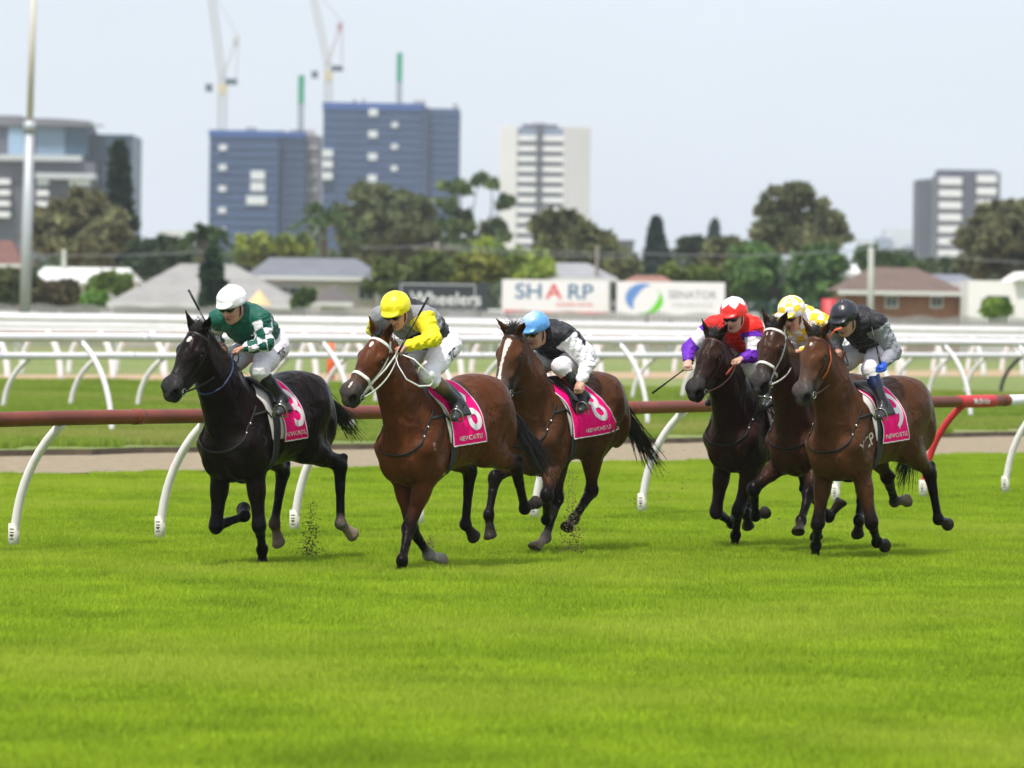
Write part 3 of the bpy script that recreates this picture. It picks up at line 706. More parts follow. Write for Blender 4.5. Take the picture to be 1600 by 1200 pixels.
def jpose(Jx, H):
    f = H['f']; J = {}
    pel = f.plane(Jx['pel'], Jx.get('py', .02)); J['pel'] = pel
    C = f.reach(Jx['C'], pel, .47, 'f'); J['C'] = C
    J['head'] = f.reach(Jx['head'], C, .25, 'f')-np.array([.012, 0, .046])
    for s, nm in ((1, 'n'), (-1, 'f')):
        sh = C+np.array([0.02, .195*s, -.01]); ey = Jx.get('ey_'+nm); e = f.plane(Jx['el_'+nm], ey) if ey else f.reach(Jx['el_'+nm], sh, .29, Jx.get('eh_'+nm, 'b')); hy = Jx.get('hy_'+nm); hnd = f.plane(Jx['ha_'+nm], hy) if hy is not None else f.reach(Jx['ha_'+nm], e, .27, 'f')
        J['S'+nm] = [sh, e, hnd]
    hip = pel+np.array([0, .09, -.02]); k = f.reach(Jx['kn'], hip, .38, 'f'); a = f.reach(Jx['an'], k, .40, 'b')
    J['Ln'] = [hip, k, a]; m = np.array([1, -1, 1.])
    J['Lf'] = [hip*m, k*m, a*m]
    return J

def build_jockey(n, Jx, H, st, label):
    f = H['f']; J = jpose(Jx, H); H['JJ'] = J; root = empty('person', tuple(f.o), f.rz, label=label, cat='jockey', group='jockeys riding the racehorses')
    pel, C, hd = J['pel'], J['C'], J['head']; up = np.array([0, 0, 1.]); ya = np.array([0, 1., 0])
    # legs: knee and ankle planes clear of the horse's flank
    k = f.plane(Jx['kn'], Jx.get('ky', .19)); a = f.plane(Jx['an'], Jx.get('ay', .335)); hip = pel+np.array([0, .10, -.03]); m1 = np.array([1, -1, 1.])
    legs = {1: (hip, k, a), -1: (hip*m1, k*m1-np.array([.03, -.03, 0]), a*m1-np.array([.20, -.075, 0]))}
    tdir = (C-pel)/np.linalg.norm(C-pel)
    fd = np.array(st.get('look', (1., 0, -.38))); fd /= np.linalg.norm(fd); hs = np.cross(up, fd); hs /= np.linalg.norm(hs); hu = np.cross(fd, hs); RH = np.stack([fd, hs, hu], 1)
    HP = lambda x, y, z: hd+fd*x+hs*y+hu*z
    # ---- body: one continuous figure
    B = Field(); sk = st.get('skin', SKIN)
    B.cone(pel, C, .10, .12, .05, sk, ys=1.2); B.cone(C+tdir*.02, HP(-.02, 0, -.09), .065, .055, .04, sk)
    B.ell(HP(-.005, 0, .02), (.098, .078, .105), RH, .03, sk); B.ell(HP(.03, 0, -.055), (.062, .058, .075), RH, .04, sk)
    B.cone(HP(.04, 0, -.10), HP(.068, 0, -.118), .034, .022, .03, sk); 
    for s in (1, -1):
        B.ell(HP(.058, .032*s, -.045), (.026, .026, .028), RH, .03, lerp(sk, (.62, .22, .17), .35)); B.cone(HP(-.02, .052*s, -.065), HP(.045, .022*s, -.108), .026, .022, .03, sk)
        B.ell(HP(-.012, .080*s, -.03), (.020, .010, .032), RH, .012, lerp(sk, (.6, .2, .15), .4))
    B.cone(HP(.088, 0, -.005), HP(.112, 0, -.043), .011, .015, .02, sk, lerp(sk, (.6, .2, .15), .35)); B.ell(HP(.102, 0, -.047), (.014, .020, .010), RH, .012, sk)
    B.ell(HP(.094, 0, -.078), (.012, .026, .008), RH, .010, (.40, .13, .11)); B.ell(HP(.092, 0, -.087), (.010, .022, .007), RH, .008, (.38, .12, .10))
    B.cone(HP(.104, .02, -.0815), HP(.104, -.02, -.0815), .003, .003, .006, (.12, .03, .03), sub=True)
    glove = st.get('glove')
    for s, nm in ((1, 'n'), (-1, 'f')):
        sh, e, h_ = J['S'+nm]; hc = glove if (glove and s == 1) else sk
        B.cone(C, sh, .07, .055, .04, sk); B.cone(sh, e, .048, .040, .02, sk); u = (h_-e)/np.linalg.norm(h_-e); wr = h_-u*.06
        B.cone(e, wr, .040, .027, .02, sk, hc)
        sd_ = np.cross(u, up)*1.0; sd_ /= np.linalg.norm(sd_); dn = np.cross(sd_, u); dn = -dn if dn[2] > 0 else dn      # sd_: across the knuckles, dn: down
        R_ = np.stack([u, sd_, dn], 1); B.ell(wr+u*.045, (.052, .041, .022), R_, .02, hc)
        for i, (L_, o) in enumerate(((.036, .031), (.040, .0105), (.037, -.0105), (.030, -.030))):      # four fingers curled over the rein
            k0 = wr+u*.082+sd_*o; k1 = k0+u*.018+dn*L_*.75; k2 = k1-u*.026+dn*.010; k3 = k2-u*.014-dn*.010
            B.cone(k0, k1, .0105, .0098, .006, hc); B.cone(k1, k2, .0098, .009, .005, hc, lerp(hc, (.6, .2, .15), .3)); B.cone(k2, k3, .009, .0085, .005, hc)
        ts = -1 if nm == 'n' else 1
        t0 = wr+u*.03+sd_*.034*ts; t1 = t0+u*.035+dn*.022+sd_*.006*ts; B.cone(t0, t1, .014, .011, .010, hc); B.cone(t1, t1+u*.022-sd_*.014*ts+dn*.006, .011, .009, .006, hc)
        hp_, kn, an = legs[s]; B.cone(pel, hp_, .09, .08, .04, sk); B.cone(hp_, kn, .075, .05, .03, sk); B.cone(kn, an, .045, .034, .02, sk)
    link('body', B.mesh('body', .0055, sk, cs=.008), mat('skin', attr=True, rough=.5, noise=(30, .08), bump=(80, .1, .002), spec=.4), root)
    # ---- silks
    F = Field(); F.cone(pel+tdir*.06, C, .145, .140, .08, ys=1.12); F.ell(lerp(pel, C, .55)+np.array([-.02, 0, .045]), (.25, .17, .13), rotmat(tdir), .08)
    F.ell(lerp(pel, C, .80)+np.array([0, 0, -.02]), (.15, .165, .145), rotmat(tdir), .05)
    F.cone(C, lerp(C, HP(-.02, 0, -.09), .45), .10, .075, .06)
    arm = {}
    for s, nm in ((1, 'n'), (-1, 'f')):
        sh, e, h_ = J['S'+nm]; u = (h_-e)/np.linalg.norm(h_-e); wr = h_-u*.075; arm[s] = (sh, e, wr)
        F.cone(C, sh, .11, .088, .05); F.cone(sh, e, .090, .068, .025); F.cone(e, wr-u*.02, .064, .050, .03); F.cone(wr-u*.035, wr, .050, .036, .01)
    def armparam(X):
        best = np.full(len(X), 9.); tt = np.zeros(len(X)); an_ = np.zeros(len(X)); 
        for s in (1, -1):
            sh, e, wr = arm[s]; acc = 0.
            for a_, b_ in ((sh, e), (e, wr)):
                ab = b_-a_; L_ = np.linalg.norm(ab); t = np.clip((X-a_)@ab/L_**2, 0, 1); q_ = X-a_-t[:, None]*ab; d = np.linalg.norm(q_, axis=1); m = d < best
                ref = np.cross(ab, up); ref /= np.linalg.norm(ref); r2 = np.cross(ref, ab/L_); best = np.where(m, d, best); tt = np.where(m, acc+t*L_, tt); an_ = np.where(m, np.arctan2(q_@r2, q_@ref), an_); acc += L_
        dt = np.abs(X[:, 1]-C[1]); td = np.linalg.norm(np.cross(X-C, tdir), axis=1)
        onarm = (best < .125) & (tt > .012) & ((dt > .095) | (tt > .15)) & (best-.100 < td-.140)
        return onarm, tt, an_
    cf = st['silk']
    def silkcol(X, Cc):
        on, tt, an_ = armparam(X); al = (X-pel)@tdir; return cf(X, on, tt, an_, al, C, vnoise)
    def folds(V_):
        Gd = V_-(pel+np.outer((V_-pel)@tdir, tdir)); nn = Gd/(np.linalg.norm(Gd, axis=1, keepdims=True)+1e-6)
        on, tt, an_ = armparam(V_)
        d = .008*vnoise(V_*np.array([1, 1.6, 2.2]), 13, n)+.005*(1-2*np.abs(vnoise(V_*np.array([1, 1.3, 1.8]), 26, n+9)))+np.where(on, .0045*np.sin(tt*85+3*np.sin(an_)+an_*1.5), .004*np.sin(V_[:, 2]*70+V_[:, 0]*40+4*vnoise(V_, 7, 2)))
        return V_+nn*d[:, None]
    link('silks', F.mesh('silks', .006, (.5, .5, .5), silkcol, dispfn=folds), mat('satin', attr=True, rough=.55, bump=(24, .75, .016), spec=.3, sheen=.08), root)
    # ---- breeches and boots
    Bf = Field(); Bf.ell(pel+np.array([-.0, 0, -.02]), (.17, .165, .15), rotmat(tdir), .05); Bf.cone(pel, pel+tdir*.16, .14, .125, .06, ys=1.15)
    Bt = {}
    for s in (1, -1):
        hp_, kn, an = legs[s]; Bf.cone(hp_, lerp(hp_, kn, .6), .118, .098, .05); Bf.cone(lerp(hp_, kn, .5), kn, .098, .074, .04); Bf.cone(kn, lerp(kn, an, .30), .074, .060, .03)
    sc = st.get('breech', (.82, .77, .82))
    ms = st.get('mesh_breech')
    link('breeches', Bf.mesh('breeches', .009, sc, dispfn=lambda V_: V_+(V_-pel)/np.linalg.norm(V_-pel, axis=1, keepdims=True)*(.004*vnoise(V_, 16, 5)+.003*vnoise(V_*np.array([1, 1, 2]), 34, 8))[:, None]), mat('white_breeches', attr=True, rough=.6, noise=(14, .05), bump=(26, .7, .012), spec=.3), root)
    for s in (1, -1):
        hp_, kn, an = legs[s]; ft = Field(); bc = (.010, .010, .012); top = st.get('boot_top', bc)
        ft.cone(lerp(kn, an, .16), lerp(kn, an, .45), .064, .060, .02, top, top); ft.cone(lerp(kn, an, .45), an, .058, .044, .02, bc)
        tod = np.array([.80, .22*s, -.50]); tod /= np.linalg.norm(tod); heel = an-tod*.045+np.array([0, 0, -.045]); toe = an+tod*.16+np.array([0, 0, -.035])
        ft.cone(heel, an, .036, .044, .03, bc); ft.cone(heel, toe, .034, .030, .02, (.03, .03, .035)); ft.cone(an, lerp(heel, toe, .8), .040, .028, .03, (.03, .03, .035))
        lg = link('boot', ft.mesh('boot', .007, bc, cs=.01), mat('boot_leather', attr=True, rough=.3, bump=(30, .25, .006), spec=.5), root)
        si = MB(); c_ = lerp(heel, toe, .68); b_ = np.cross(tod, up); b_ /= np.linalg.norm(b_)
        dn = np.cross(tod, b_); dn = dn if dn[2] < 0 else -dn
        ln_ = [c_+b_*.055*math.cos(t)-dn*(.09*math.sin(t)-.035) for t in np.linspace(-.35, math.pi+.35, 15)]; si.tube(ln_+[ln_[0]], .006, n=6)
        si.obj('stirrup_iron', mat('bright_steel'), H['root'], smooth=True)
        sl = MB(); sl.tube([c_-dn*.055, lerp(c_-dn*.055, H['J']['T'](.30, .20*s, 1.40), .5)+np.array([0, .02*s, 0]), H['J']['T'](.30, .17*s, 1.42)], .010, n=6, flat=.3, nrm=np.array([0, 1., 0])); sl.obj('stirrup_leather', mat('black_leather'), H['root'], smooth=True)
    # ---- helmet, goggles, strap
    hf = Field(); hc = HP(-.012, 0, .052)
    hf.ell(hc, (.140, .124, .122), RH, .02); hf.ell(hc+hu*-.03, (.132, .118, .09), RH, .02); hf.ell(hc+hu*.122, (.017, .017, .010), RH, .012)
    hf.ell(HP(.112, 0, .042), (.052, .078, .015), RH@np.array([[.94, 0, .34], [0, 1, 0], [-.34, 0, .94]]), .02)
    cutp = HP(0, 0, .022); hf.P.append(dict(t='p', c=cutp, n=-(hu*1.0+fd*.10)/np.linalg.norm(hu+fd*.1), rad=.4, k=0, c0=None, c1=None, sub=False))
    hcf = st['cap']
    def capcol(X, Cc):
        r = X-hc; return hcf(r@fd, r@hs, r@hu, Cc)
    ho = link('helmet', hf.mesh('helmet', .006, (.7, .7, .7), capcol, dispfn=lambda V_: V_+(V_-hc)/np.linalg.norm(V_-hc, axis=1, keepdims=True)*(.0022*vnoise(V_, 22, n)+.0015*vnoise(V_, 45, n+3))[:, None]), mat('cap_silk', attr=True, rough=.35, bump=(40, .3, .004), coat=.1), root)
    g = Field(); g.ell(HP(.070, 0, .006), (.046, .078, .026), RH, .01); g.ell(HP(.088, .032, .000), (.030, .037, .029), RH, .01); g.ell(HP(.088, -.032, .000), (.030, .037, .029), RH, .01)
    link('goggles', g.mesh('goggles', .005, (.01, .01, .01)), mat('goggle_lens', (.008, .008, .010), .12, coat=.5), root)
    sb = MB(); BH = sub(B, (0, 12))
    sb.tube([HP(.118*math.cos(t)-.015, .104*math.sin(t), .008+.02*(1-math.cos(t))) for t in np.linspace(-math.pi, math.pi, 30)], .009, n=6, flat=.5, nrm=hu)
    for s in (1, -1): sb.tube([HP(.0, .082*s, .0), HP(.01, .078*s, -.06), HP(.03, .045*s, -.118), HP(.045, 0, -.137)], .007, n=6)
    sb.obj('strap', mat('black_elastic'), ho, smooth=True)
    if st.get('initials'):
        hp_, kn, an = legs[1]; v2, tr = text_mesh(st['initials'], .115, .012); ax = (kn-hp_)/np.linalg.norm(kn-hp_); th = st.get('init_rot', -.1)
        X1 = np.cross(up, -ya); X1 = -ax*math.cos(th)+up*math.sin(th); X1 -= ya*X1.dot(ya); X1 /= np.linalg.norm(X1); Y1 = np.cross(ya, X1); Y1 = Y1 if Y1[2] > 0 else -Y1
        c0 = lerp(hp_, kn, st.get('init_t', .35)); O = c0+ya*.4+X1*v2[:, :1]+Y1*v2[:, 1:]; p = Bf.trace(O, np.tile(-ya, (len(O), 1)), .007, n=24); mm = MB(); mm.add(p, tr); mm.obj('lettering', mat('print_black', (.02, .02, .025), .6), root)
    return root, J

G_ = (.000, .085, .055); WH = (.84, .81, .85); YE = (.88, .74, .010); BK = (.010, .010, .013); GR = (.25, .25, .27); RD = (.80, .018, .010); PU = (.13, .010, .42)
def mixc(m, a, b): return np.where(np.asarray(m)[:, None], np.array(a), np.array(b))
def silk1(X, on, t, an, al, C, vn): return mixc(on & (((np.floor(t/.088)+np.floor(an/1.047+.2)) % 2) == 0), WH, G_)
def silk2(X, on, t, an, al, C, vn):
    c = mixc((al < .19) | (X[:, 2] > C[2]+.085) | ((al > .31) & (al < .39) & (X[:, 2] < C[2]-.01)), BK, GR); return np.where(on[:, None], np.array(YE), c)
def silk3(X, on, t, an, al, C, vn): return mixc(on, WH, BK)
def silk4(X, on, t, an, al, C, vn):
    c = mixc(al < .20, GR, RD); return np.where((on & (t > .06))[:, None], mixc((t > .11) & (t < .23), WH, PU), c)
def silk5(X, on, t, an, al, C, vn):
    k = np.where(on, np.floor(t/.075)+np.floor(an/1.047), np.floor(al/.08)+np.floor(X[:, 1]/.08)); return mixc(k % 2 == 0, WH, (.85, .55, .015))
def silk6(X, on, t, an, al, C, vn): return mixc(on, (.27, .27, .31), BK)
def cap1(x, y, z, c): return np.tile(WH, (len(x), 1))
def cap2(x, y, z, c): return np.tile(YE, (len(x), 1))
def cap3(x, y, z, c):
    m = np.clip(((x-.04)**2+(z-.07)**2+(y+.02)**2)**.5/.11, 0, 1)[:, None]; return np.array((.72, .80, .86))*(1-m)+np.array((.10, .32, .68))*m
def cap4(x, y, z, c): a = np.arctan2(y, x); return mixc((z > .045+.045*np.abs(((a/1.05) % 1)*2-1)) , WH, RD)
def cap5(x, y, z, c): a = np.arctan2(y, x); return mixc((np.floor(a/.62)+np.floor((z+.3)/.052)) % 2 == 0, WH, (.86, .62, .02))
def cap6(x, y, z, c): return np.tile((.014, .014, .020), (len(x), 1))
STY = {
 1: dict(silk=silk1, cap=cap1, initials='TJS', look=(1., -.10, -.36)),
 2: dict(silk=silk2, cap=cap2, initials='TC', look=(1., .10, -.50), boot_top=(.17, .10, .045)),
 3: dict(silk=silk3, cap=cap3, look=(1., -.12, -.32)),
 4: dict(silk=silk4, cap=cap4, look=(1., .05, -.32), skin=(.55, .33, .25)),
 5: dict(silk=silk5, cap=cap5, look=(1., .0, -.40)),
 6: dict(silk=silk6, cap=cap6, look=(1., .0, -.45), glove=(.01, .07, .45), boot_top=(.008, .02, .09)),
}
# ------------------------------------------------------------------ ground
def grass_mat(name, c1, c2, c3=None, scale=.9, translucent=True):
    m = bpy.data.materials.new(name); m.use_nodes = True; t = m.node_tree; N = t.nodes; b = N['Principled BSDF']; out = N['Material Output']
    g = N.new('ShaderNodeNewGeometry'); n = N.new('ShaderNodeTexNoise'); n.inputs['Scale'].default_value = scale; n.inputs['Detail'].default_value = 6; n.inputs['Roughness'].default_value = .62
    mp = N.new('ShaderNodeMapping'); mp.inputs['Scale'].default_value = (1, .8, .0); t.links.new(g.outputs['Position'], mp.inputs[0]); t.links.new(mp.outputs[0], n.inputs['Vector'])
    r = N.new('ShaderNodeValToRGB'); r.color_ramp.elements[0].position = .36; r.color_ramp.elements[1].position = .64
    r.color_ramp.elements[0].color = (*c1, 1); r.color_ramp.elements[1].color = (*c2, 1); t.links.new(n.outputs[0], r.inputs[0]); src = r.outputs[0]
    n2 = N.new('ShaderNodeTexNoise'); n2.inputs['Scale'].default_value = scale*38; n2.inputs['Detail'].default_value = 3; t.links.new(mp.outputs[0], n2.inputs['Vector'])
    mr = N.new('ShaderNodeMapRange'); mr.inputs[1].default_value = .3; mr.inputs[2].default_value = .7; mr.inputs[3].default_value = .58; mr.inputs[4].default_value = 1.42; t.links.new(n2.outputs[0], mr.inputs[0])
    v = N.new('ShaderNodeVectorMath'); v.operation = 'SCALE'; t.links.new(src, v.inputs[0]); t.links.new(mr.outputs[0], v.inputs['Scale']); src = v.outputs[0]
    if c3:
        n4 = N.new('ShaderNodeTexNoise'); n4.inputs['Scale'].default_value = scale*.28; n4.inputs['Detail'].default_value = 3; t.links.new(mp.outputs[0], n4.inputs['Vector'])
        m4 = N.new('ShaderNodeMapRange'); m4.inputs[1].default_value = .5; m4.inputs[2].default_value = .72; t.links.new(n4.outputs[0], m4.inputs[0])
        mx = N.new('ShaderNodeMixRGB'); mx.inputs[2].default_value = (*c3, 1); t.links.new(m4.outputs[0], mx.inputs[0]); t.links.new(src, mx.inputs[1]); src = mx.outputs[0]
    t.links.new(src, b.inputs['Base Color']); b.inputs['Roughness'].default_value = .7; b.inputs['Specular IOR Level'].default_value = .12
    if translucent:
        tr = N.new('ShaderNodeBsdfTranslucent'); t.links.new(src, tr.inputs[0]); ms = N.new('ShaderNodeMixShader'); ms.inputs[0].default_value = .45
        t.links.new(b.outputs[0], ms.inputs[1]); t.links.new(tr.outputs[0], ms.inputs[2]); t.links.new(ms.outputs[0], out.inputs['Surface'])
    return m
GA = grass_mat('turf_near', (.255, .375, .022), (.385, .520, .030), (.43, .52, .055))
GB = grass_mat('turf_far', (.20, .30, .03), (.31, .41, .06), (.40, .40, .11), .35)
GSOIL = grass_mat('turf_base', (.085, .15, .008), (.135, .215, .012), None, .9, False)
GFAR = grass_mat('grass_distance', (.135, .18, .04), (.19, .225, .06), (.23, .215, .095), .12, False)
SAND = mat('track_sand', (.42, .29, .17), .95, noise=(1.3, .5, (.30, .22, .12)), bump=(3, .6, .05))
DIRT = mat('path_dirt', (.33, .26, .165), .95, noise=(7, .85, (.16, .125, .08)), bump=(9, 1., .05))
def plane(name, pts, z, m, **k):
    b = MB(); b.add([(p[0], p[1], z) for p in pts], [tuple(range(len(pts)))]); return b.obj(name, m, **k)
plane('ground', [(-1500, -20), (1500, -20), (1500, 6000), (-1500, 6000)], -.065, GFAR, kind='structure')
def ext(a, b, l0, l1):
    a, b = np.array(a, float), np.array(b, float); u = (b-a)/np.linalg.norm(b-a); return a-u*l0, b+u*l1
d0, d1 = ext((-6.38, 70.9), (8.04, 89.3), 60, 60); e0, e1 = ext((-7.13, 79.2), (9.2, 102.3), 60, 60)
plane('turf', [(-40, 5), (50, 5), (60, 150), (-40, 150)], -.055, GSOIL, kind='structure')
plane('path', [d0, d1, e1+np.array([0, .5]), e0+np.array([0, .5])], -.030, DIRT, kind='structure')
# raised infield turf with a rough earth lip
rng = np.random.default_rng(3)
def lipline(a, b, n, amp):
    t = np.linspace(0, 1, n)[:, None]; P_ = a+(b-a)*t; P_[:, 1] += vnoise(np.c_[P_, np.zeros(n)], 1.1, 2)*amp+vnoise(np.c_[P_, np.zeros(n)], 4, 5)*amp*.5; return P_
lp = lipline(e0, e1, 400, .35); m = MB(); n_ = len(lp)
far = np.array([[e1[0]+80, 600.], [e0[0]-80, 600.]])
m.add([(p[0], p[1], .055) for p in lp]+[(p[0], p[1], .055) for p in far], [tuple(range(n_+2))], 0)
m.add([(p[0], p[1], .055) for p in lp]+[(p[0]-.0, p[1]-.06, -.06) for p in lp], [(i, i+n_, i+1+n_, i+1) for i in range(n_-1)], 1)
m.obj('infield', [GFAR, mat('earth_edge', (.07, .05, .03), .95, noise=(3, .4))], kind='structure')
s0, s1 = ext((-8.1, 152.7), (17.5, 195.), 120, 120); s2, s3 = ext((-9., 169.), (19.3, 215.), 120, 120)
plane('sand_track', [s0, s1, s3, s2], .062, SAND, kind='structure')
s0, s1 = ext((-33, 345), (31, 350), 200, 200); s2, s3 = ext((-43, 470), (45, 490), 200, 200)
plane('far_sand_track', [s0, s1, s3, s2], .062, SAND, kind='structure')

# blades: one patch of turf, instanced over the ground by a geometry node tree
def blade_patch(nb, hmin, hmax, wd, size, seed):
    r = np.random.default_rng(seed); p = r.uniform(-size/2, size/2, (nb, 2)); h = r.uniform(hmin, hmax, nb)*(1+.25*vnoise(np.c_[p, p[:, :1]], 6, seed)); a = r.uniform(0, 2*math.pi, nb); ln = r.uniform(.1, .55, nb)*h; la = r.uniform(0, 2*math.pi, nb)
    w_ = wd*r.uniform(.6, 1.3, nb); V = np.zeros((nb, 5, 3)); sx, sy = np.cos(a)*w_, np.sin(a)*w_; lx, ly = np.cos(la)*ln, np.sin(la)*ln
    V[:, 0] = np.c_[p[:, 0]-sx, p[:, 1]-sy, 0*h]; V[:, 1] = np.c_[p[:, 0]+sx, p[:, 1]+sy, 0*h]
    V[:, 2] = np.c_[p[:, 0]+sx*.8+lx*.3, p[:, 1]+sy*.8+ly*.3, h*.55]; V[:, 3] = np.c_[p[:, 0]-sx*.8+lx*.3, p[:, 1]-sy*.8+ly*.3, h*.55]; V[:, 4] = np.c_[p[:, 0]+lx, p[:, 1]+ly, h*.97]
    me = bpy.data.meshes.new('blades'); i = np.arange(nb)*5; q4 = np.stack([i, i+1, i+2, i+3], 1); q3 = np.stack([i+3, i+2, i+4], 1)
    me.vertices.add(nb*5); me.vertices.foreach_set('co', V.astype(np.float32).ravel()); L_ = np.concatenate([q4.ravel(), q3.ravel()]).astype(np.int32)
    me.loops.add(len(L_)); me.loops.foreach_set('vertex_index', L_); me.polygons.add(nb*2)
    me.polygons.foreach_set('loop_start', np.concatenate([np.arange(nb)*4, nb*4+np.arange(nb)*3]).astype(np.int32)); me.polygons.foreach_set('loop_total', np.concatenate([np.full(nb, 4), np.full(nb, 3)]).astype(np.int32)); me.update(calc_edges=True)
    return me
def scatter(name, patches, P_, m, zs=(.8, 1.2)):
    "P_: patch centres; patches: meshes shared by all the instances"
    me = bpy.data.meshes.new(name); me.from_pydata([tuple(p) for p in P_], [], []); o = link(name, me, kind='stuff')
    ng = bpy.data.node_groups.new(name, 'GeometryNodeTree'); ng.interface.new_socket('Geometry', in_out='INPUT', socket_type='NodeSocketGeometry'); ng.interface.new_socket('Geometry', in_out='OUTPUT', socket_type='NodeSocketGeometry'); ng.is_modifier = True
    N = ng.nodes; gi = N.new('NodeGroupInput'); go = N.new('NodeGroupOutput'); join = N.new('GeometryNodeGeometryToInstance')
    for pm in patches:
        pm.materials.append(m); po = bpy.data.objects.new(name+'_patch', pm); oi = N.new('GeometryNodeObjectInfo'); oi.inputs['Object'].default_value = po; ng.links.new(oi.outputs['Geometry'], join.inputs[0])
    ip = N.new('GeometryNodeInstanceOnPoints'); ip.inputs['Pick Instance'].default_value = True
    rv = N.new('FunctionNodeRandomValue'); rv.data_type = 'INT'; rv.inputs[4].default_value = 0; rv.inputs[5].default_value = 3; rc = N.new('ShaderNodeCombineXYZ'); mu = N.new('ShaderNodeMath'); mu.operation = 'MULTIPLY'; mu.inputs[1].default_value = math.pi/2
    sc = N.new('FunctionNodeRandomValue'); sc.data_type = 'FLOAT_VECTOR'; sc.inputs[0].default_value = (1, 1, zs[0]); sc.inputs[1].default_value = (1.0, 1.0, zs[1]); sc.inputs['Seed'].default_value = 4
    ng.links.new(rv.outputs[2], mu.inputs[0]); ng.links.new(mu.outputs[0], rc.inputs[2]); ng.links.new(rc.outputs[0], ip.inputs['Rotation']); ng.links.new(sc.outputs[0], ip.inputs['Scale'])
    ng.links.new(gi.outputs[0], ip.inputs['Points']); ng.links.new(join.outputs[0], ip.inputs['Instance']); ng.links.new(ip.outputs[0], go.inputs[0])
    md = o.modifiers.new('scatter', 'NODES'); md.node_group = ng; return o
def inside_strip(P_, a, b):   # signed side of line a-b (positive beyond)
    u = b-a; return (u[0]*(P_[:, 1]-a[1])-u[1]*(P_[:, 0]-a[0]))/np.linalg.norm(u)
def centres(z0, z1, step, margin=3.6):
    out = []
    y = z0
    while y < z1:
        hw = y*800/FPX+margin; x = -hw
        while x < hw: out.append((x, y)); x += step
        y += step
    return np.array(out)
c_ = centres(16.5, 90, 1.0); sd_ = inside_strip(c_, d0, d1); edge = c_[(sd_ >= -.75) & (sd_ < 1.2)]; c_ = c_[sd_ < -.75]
near = c_[c_[:, 1] < 36]; mid_ = c_[c_[:, 1] >= 36]
scatter('grass', [blade_patch(7500, .035, .072, .0030, 1.06, 1), blade_patch(7500, .035, .072, .0030, 1.06, 2)], np.c_[near, np.full(len(near), -.06)], GA)
scatter('mown_grass', [blade_patch(6000, .04, .075, .003, 1.06, 3), blade_patch(6000, .04, .075, .003, 1.06, 4)], np.c_[mid_, np.full(len(mid_), -.06)], GA)
ce = centres(60, 97, .34, 3.4); se = inside_strip(ce, d0, d1)+.42*vnoise(np.c_[ce, ce[:, :1]*0], .8, 8)+.2*vnoise(np.c_[ce, ce[:, :1]*0], 2.6, 3); ce = ce[(se > -1.6) & (se < -.15)]
scatter('verge_grass', [blade_patch(900, .03, .075, .003, .42, 6)], np.c_[ce, np.full(len(ce), -.06)], GA, (.6, 1.2))
c_ = centres(78, 150, 1.5, 5.); sd_ = inside_strip(c_, e0, e1); c_ = c_[sd_ > .75]
scatter('infield_grass', [blade_patch(4500, .05, .12, .006, 1.6, 5)], np.c_[c_, np.full(len(c_), .05)], GB, (.7, 1.3))

# ------------------------------------------------------------------ running rails
WHP = mat('white_pvc', (.83, .79, .81), .35, noise=(2.5, .05), coat=.2); WHP2 = mat('weathered_white', (.80, .75, .75), .5, noise=(5, .45, (.60, .56, .50)))
REDR = mat('red_rail', (.185, .040, .020), .5, noise=(1.2, .25), spec=.3); CRM = mat('cream_sleeve', (.62, .60, .50), .6, noise=(14, .4, (.42, .40, .30)), bump=(40, .3, .003)); REDW = mat('red_wrap', (.55, .02, .03), .55, bump=(14, .5, .02)); BLKW = mat('black_wrap', (.03, .03, .035), .6, bump=(14, .5, .02))
PRT = mat('print_black')if 'print_black' in _m else mat('print_black', (.02, .02, .025), .6)
LV = np.array([.8797, -.4756, 0])
def rail_fence(name, base, z, rr, rp, off, label, group, railm=WHP, postm=WHP, z0=-.06, vfrac=.62, special=None, extra=None, lift=0.):
    root = empty(name, tuple(base[len(base)//2][:2])+(0,), label=label, cat='railing', group=group); o3 = np.array(root.location)
    offv = np.array(off)
    top = [np.array([b[0], b[1], z])+offv-o3 for b in base]
    dense = []
    for i in range(len(top)-1):
        for k in range(4): dense.append(lerp(top[i], top[i+1], k/4.))
    dense.append(top[-1]); dense = [p+np.array([0, 0, .003*math.sin(i*.9)*rr/.065]) for i, p in enumerate(dense)]
    segs = extra or [(0, len(dense)-1, railm)]
    for a, b, mm in segs:
        m = MB(); m.tube(dense[a:b+1], rr, n=16); m.obj('rail', mm, root, smooth=True)
    if len(base) < 26:
        for i in range(2, len(dense)-1, 8):     # joint collars
            m = MB(); u_ = dense[i+1]-dense[i]; u_ /= np.linalg.norm(u_); m.tube([dense[i]-u_*.07, dense[i]+u_*.07], rr*1.07, n=16); m.obj('joint', railm, root, smooth=True)
    for i, b in enumerate(base):
        p0 = np.array([b[0], b[1], z0])-o3; p2 = top[i]+np.array([0, 0, -rr*.6]); c = p0+np.array([0, 0, (z-z0)*vfrac])+offv*.02; m = MB()
        P_ = [(1-t)**2*p0+2*t*(1-t)*c+t*t*p2 for t in np.linspace(0, 1, 12)]; pm = postm
        if special and i in special: pm = special[i]
        m.tube(P_, rp, n=10); po = m.obj('post', pm, root, smooth=True)
    return root, top, o3, dense
A0, A1 = np.array([-4.36, 49.97]), np.array([6.01, 69.1]); Ab = [A0+(A1-A0)*(i/9) for i in range(-2, 13)]
nA = len(Ab); iR = 10         # the red wrapped post
jw = iR*4+2                   # rail turns white here
ra, topA, oA, denA = rail_fence('running_rail', Ab, 1.115, .066, .041, LV*.50, 'dark red running rail on curved white posts directly behind the horses', None, REDR, WHP2, special={iR: REDW},
    extra=[(0, jw, REDR), (jw, 4*(nA-1), WHP)])
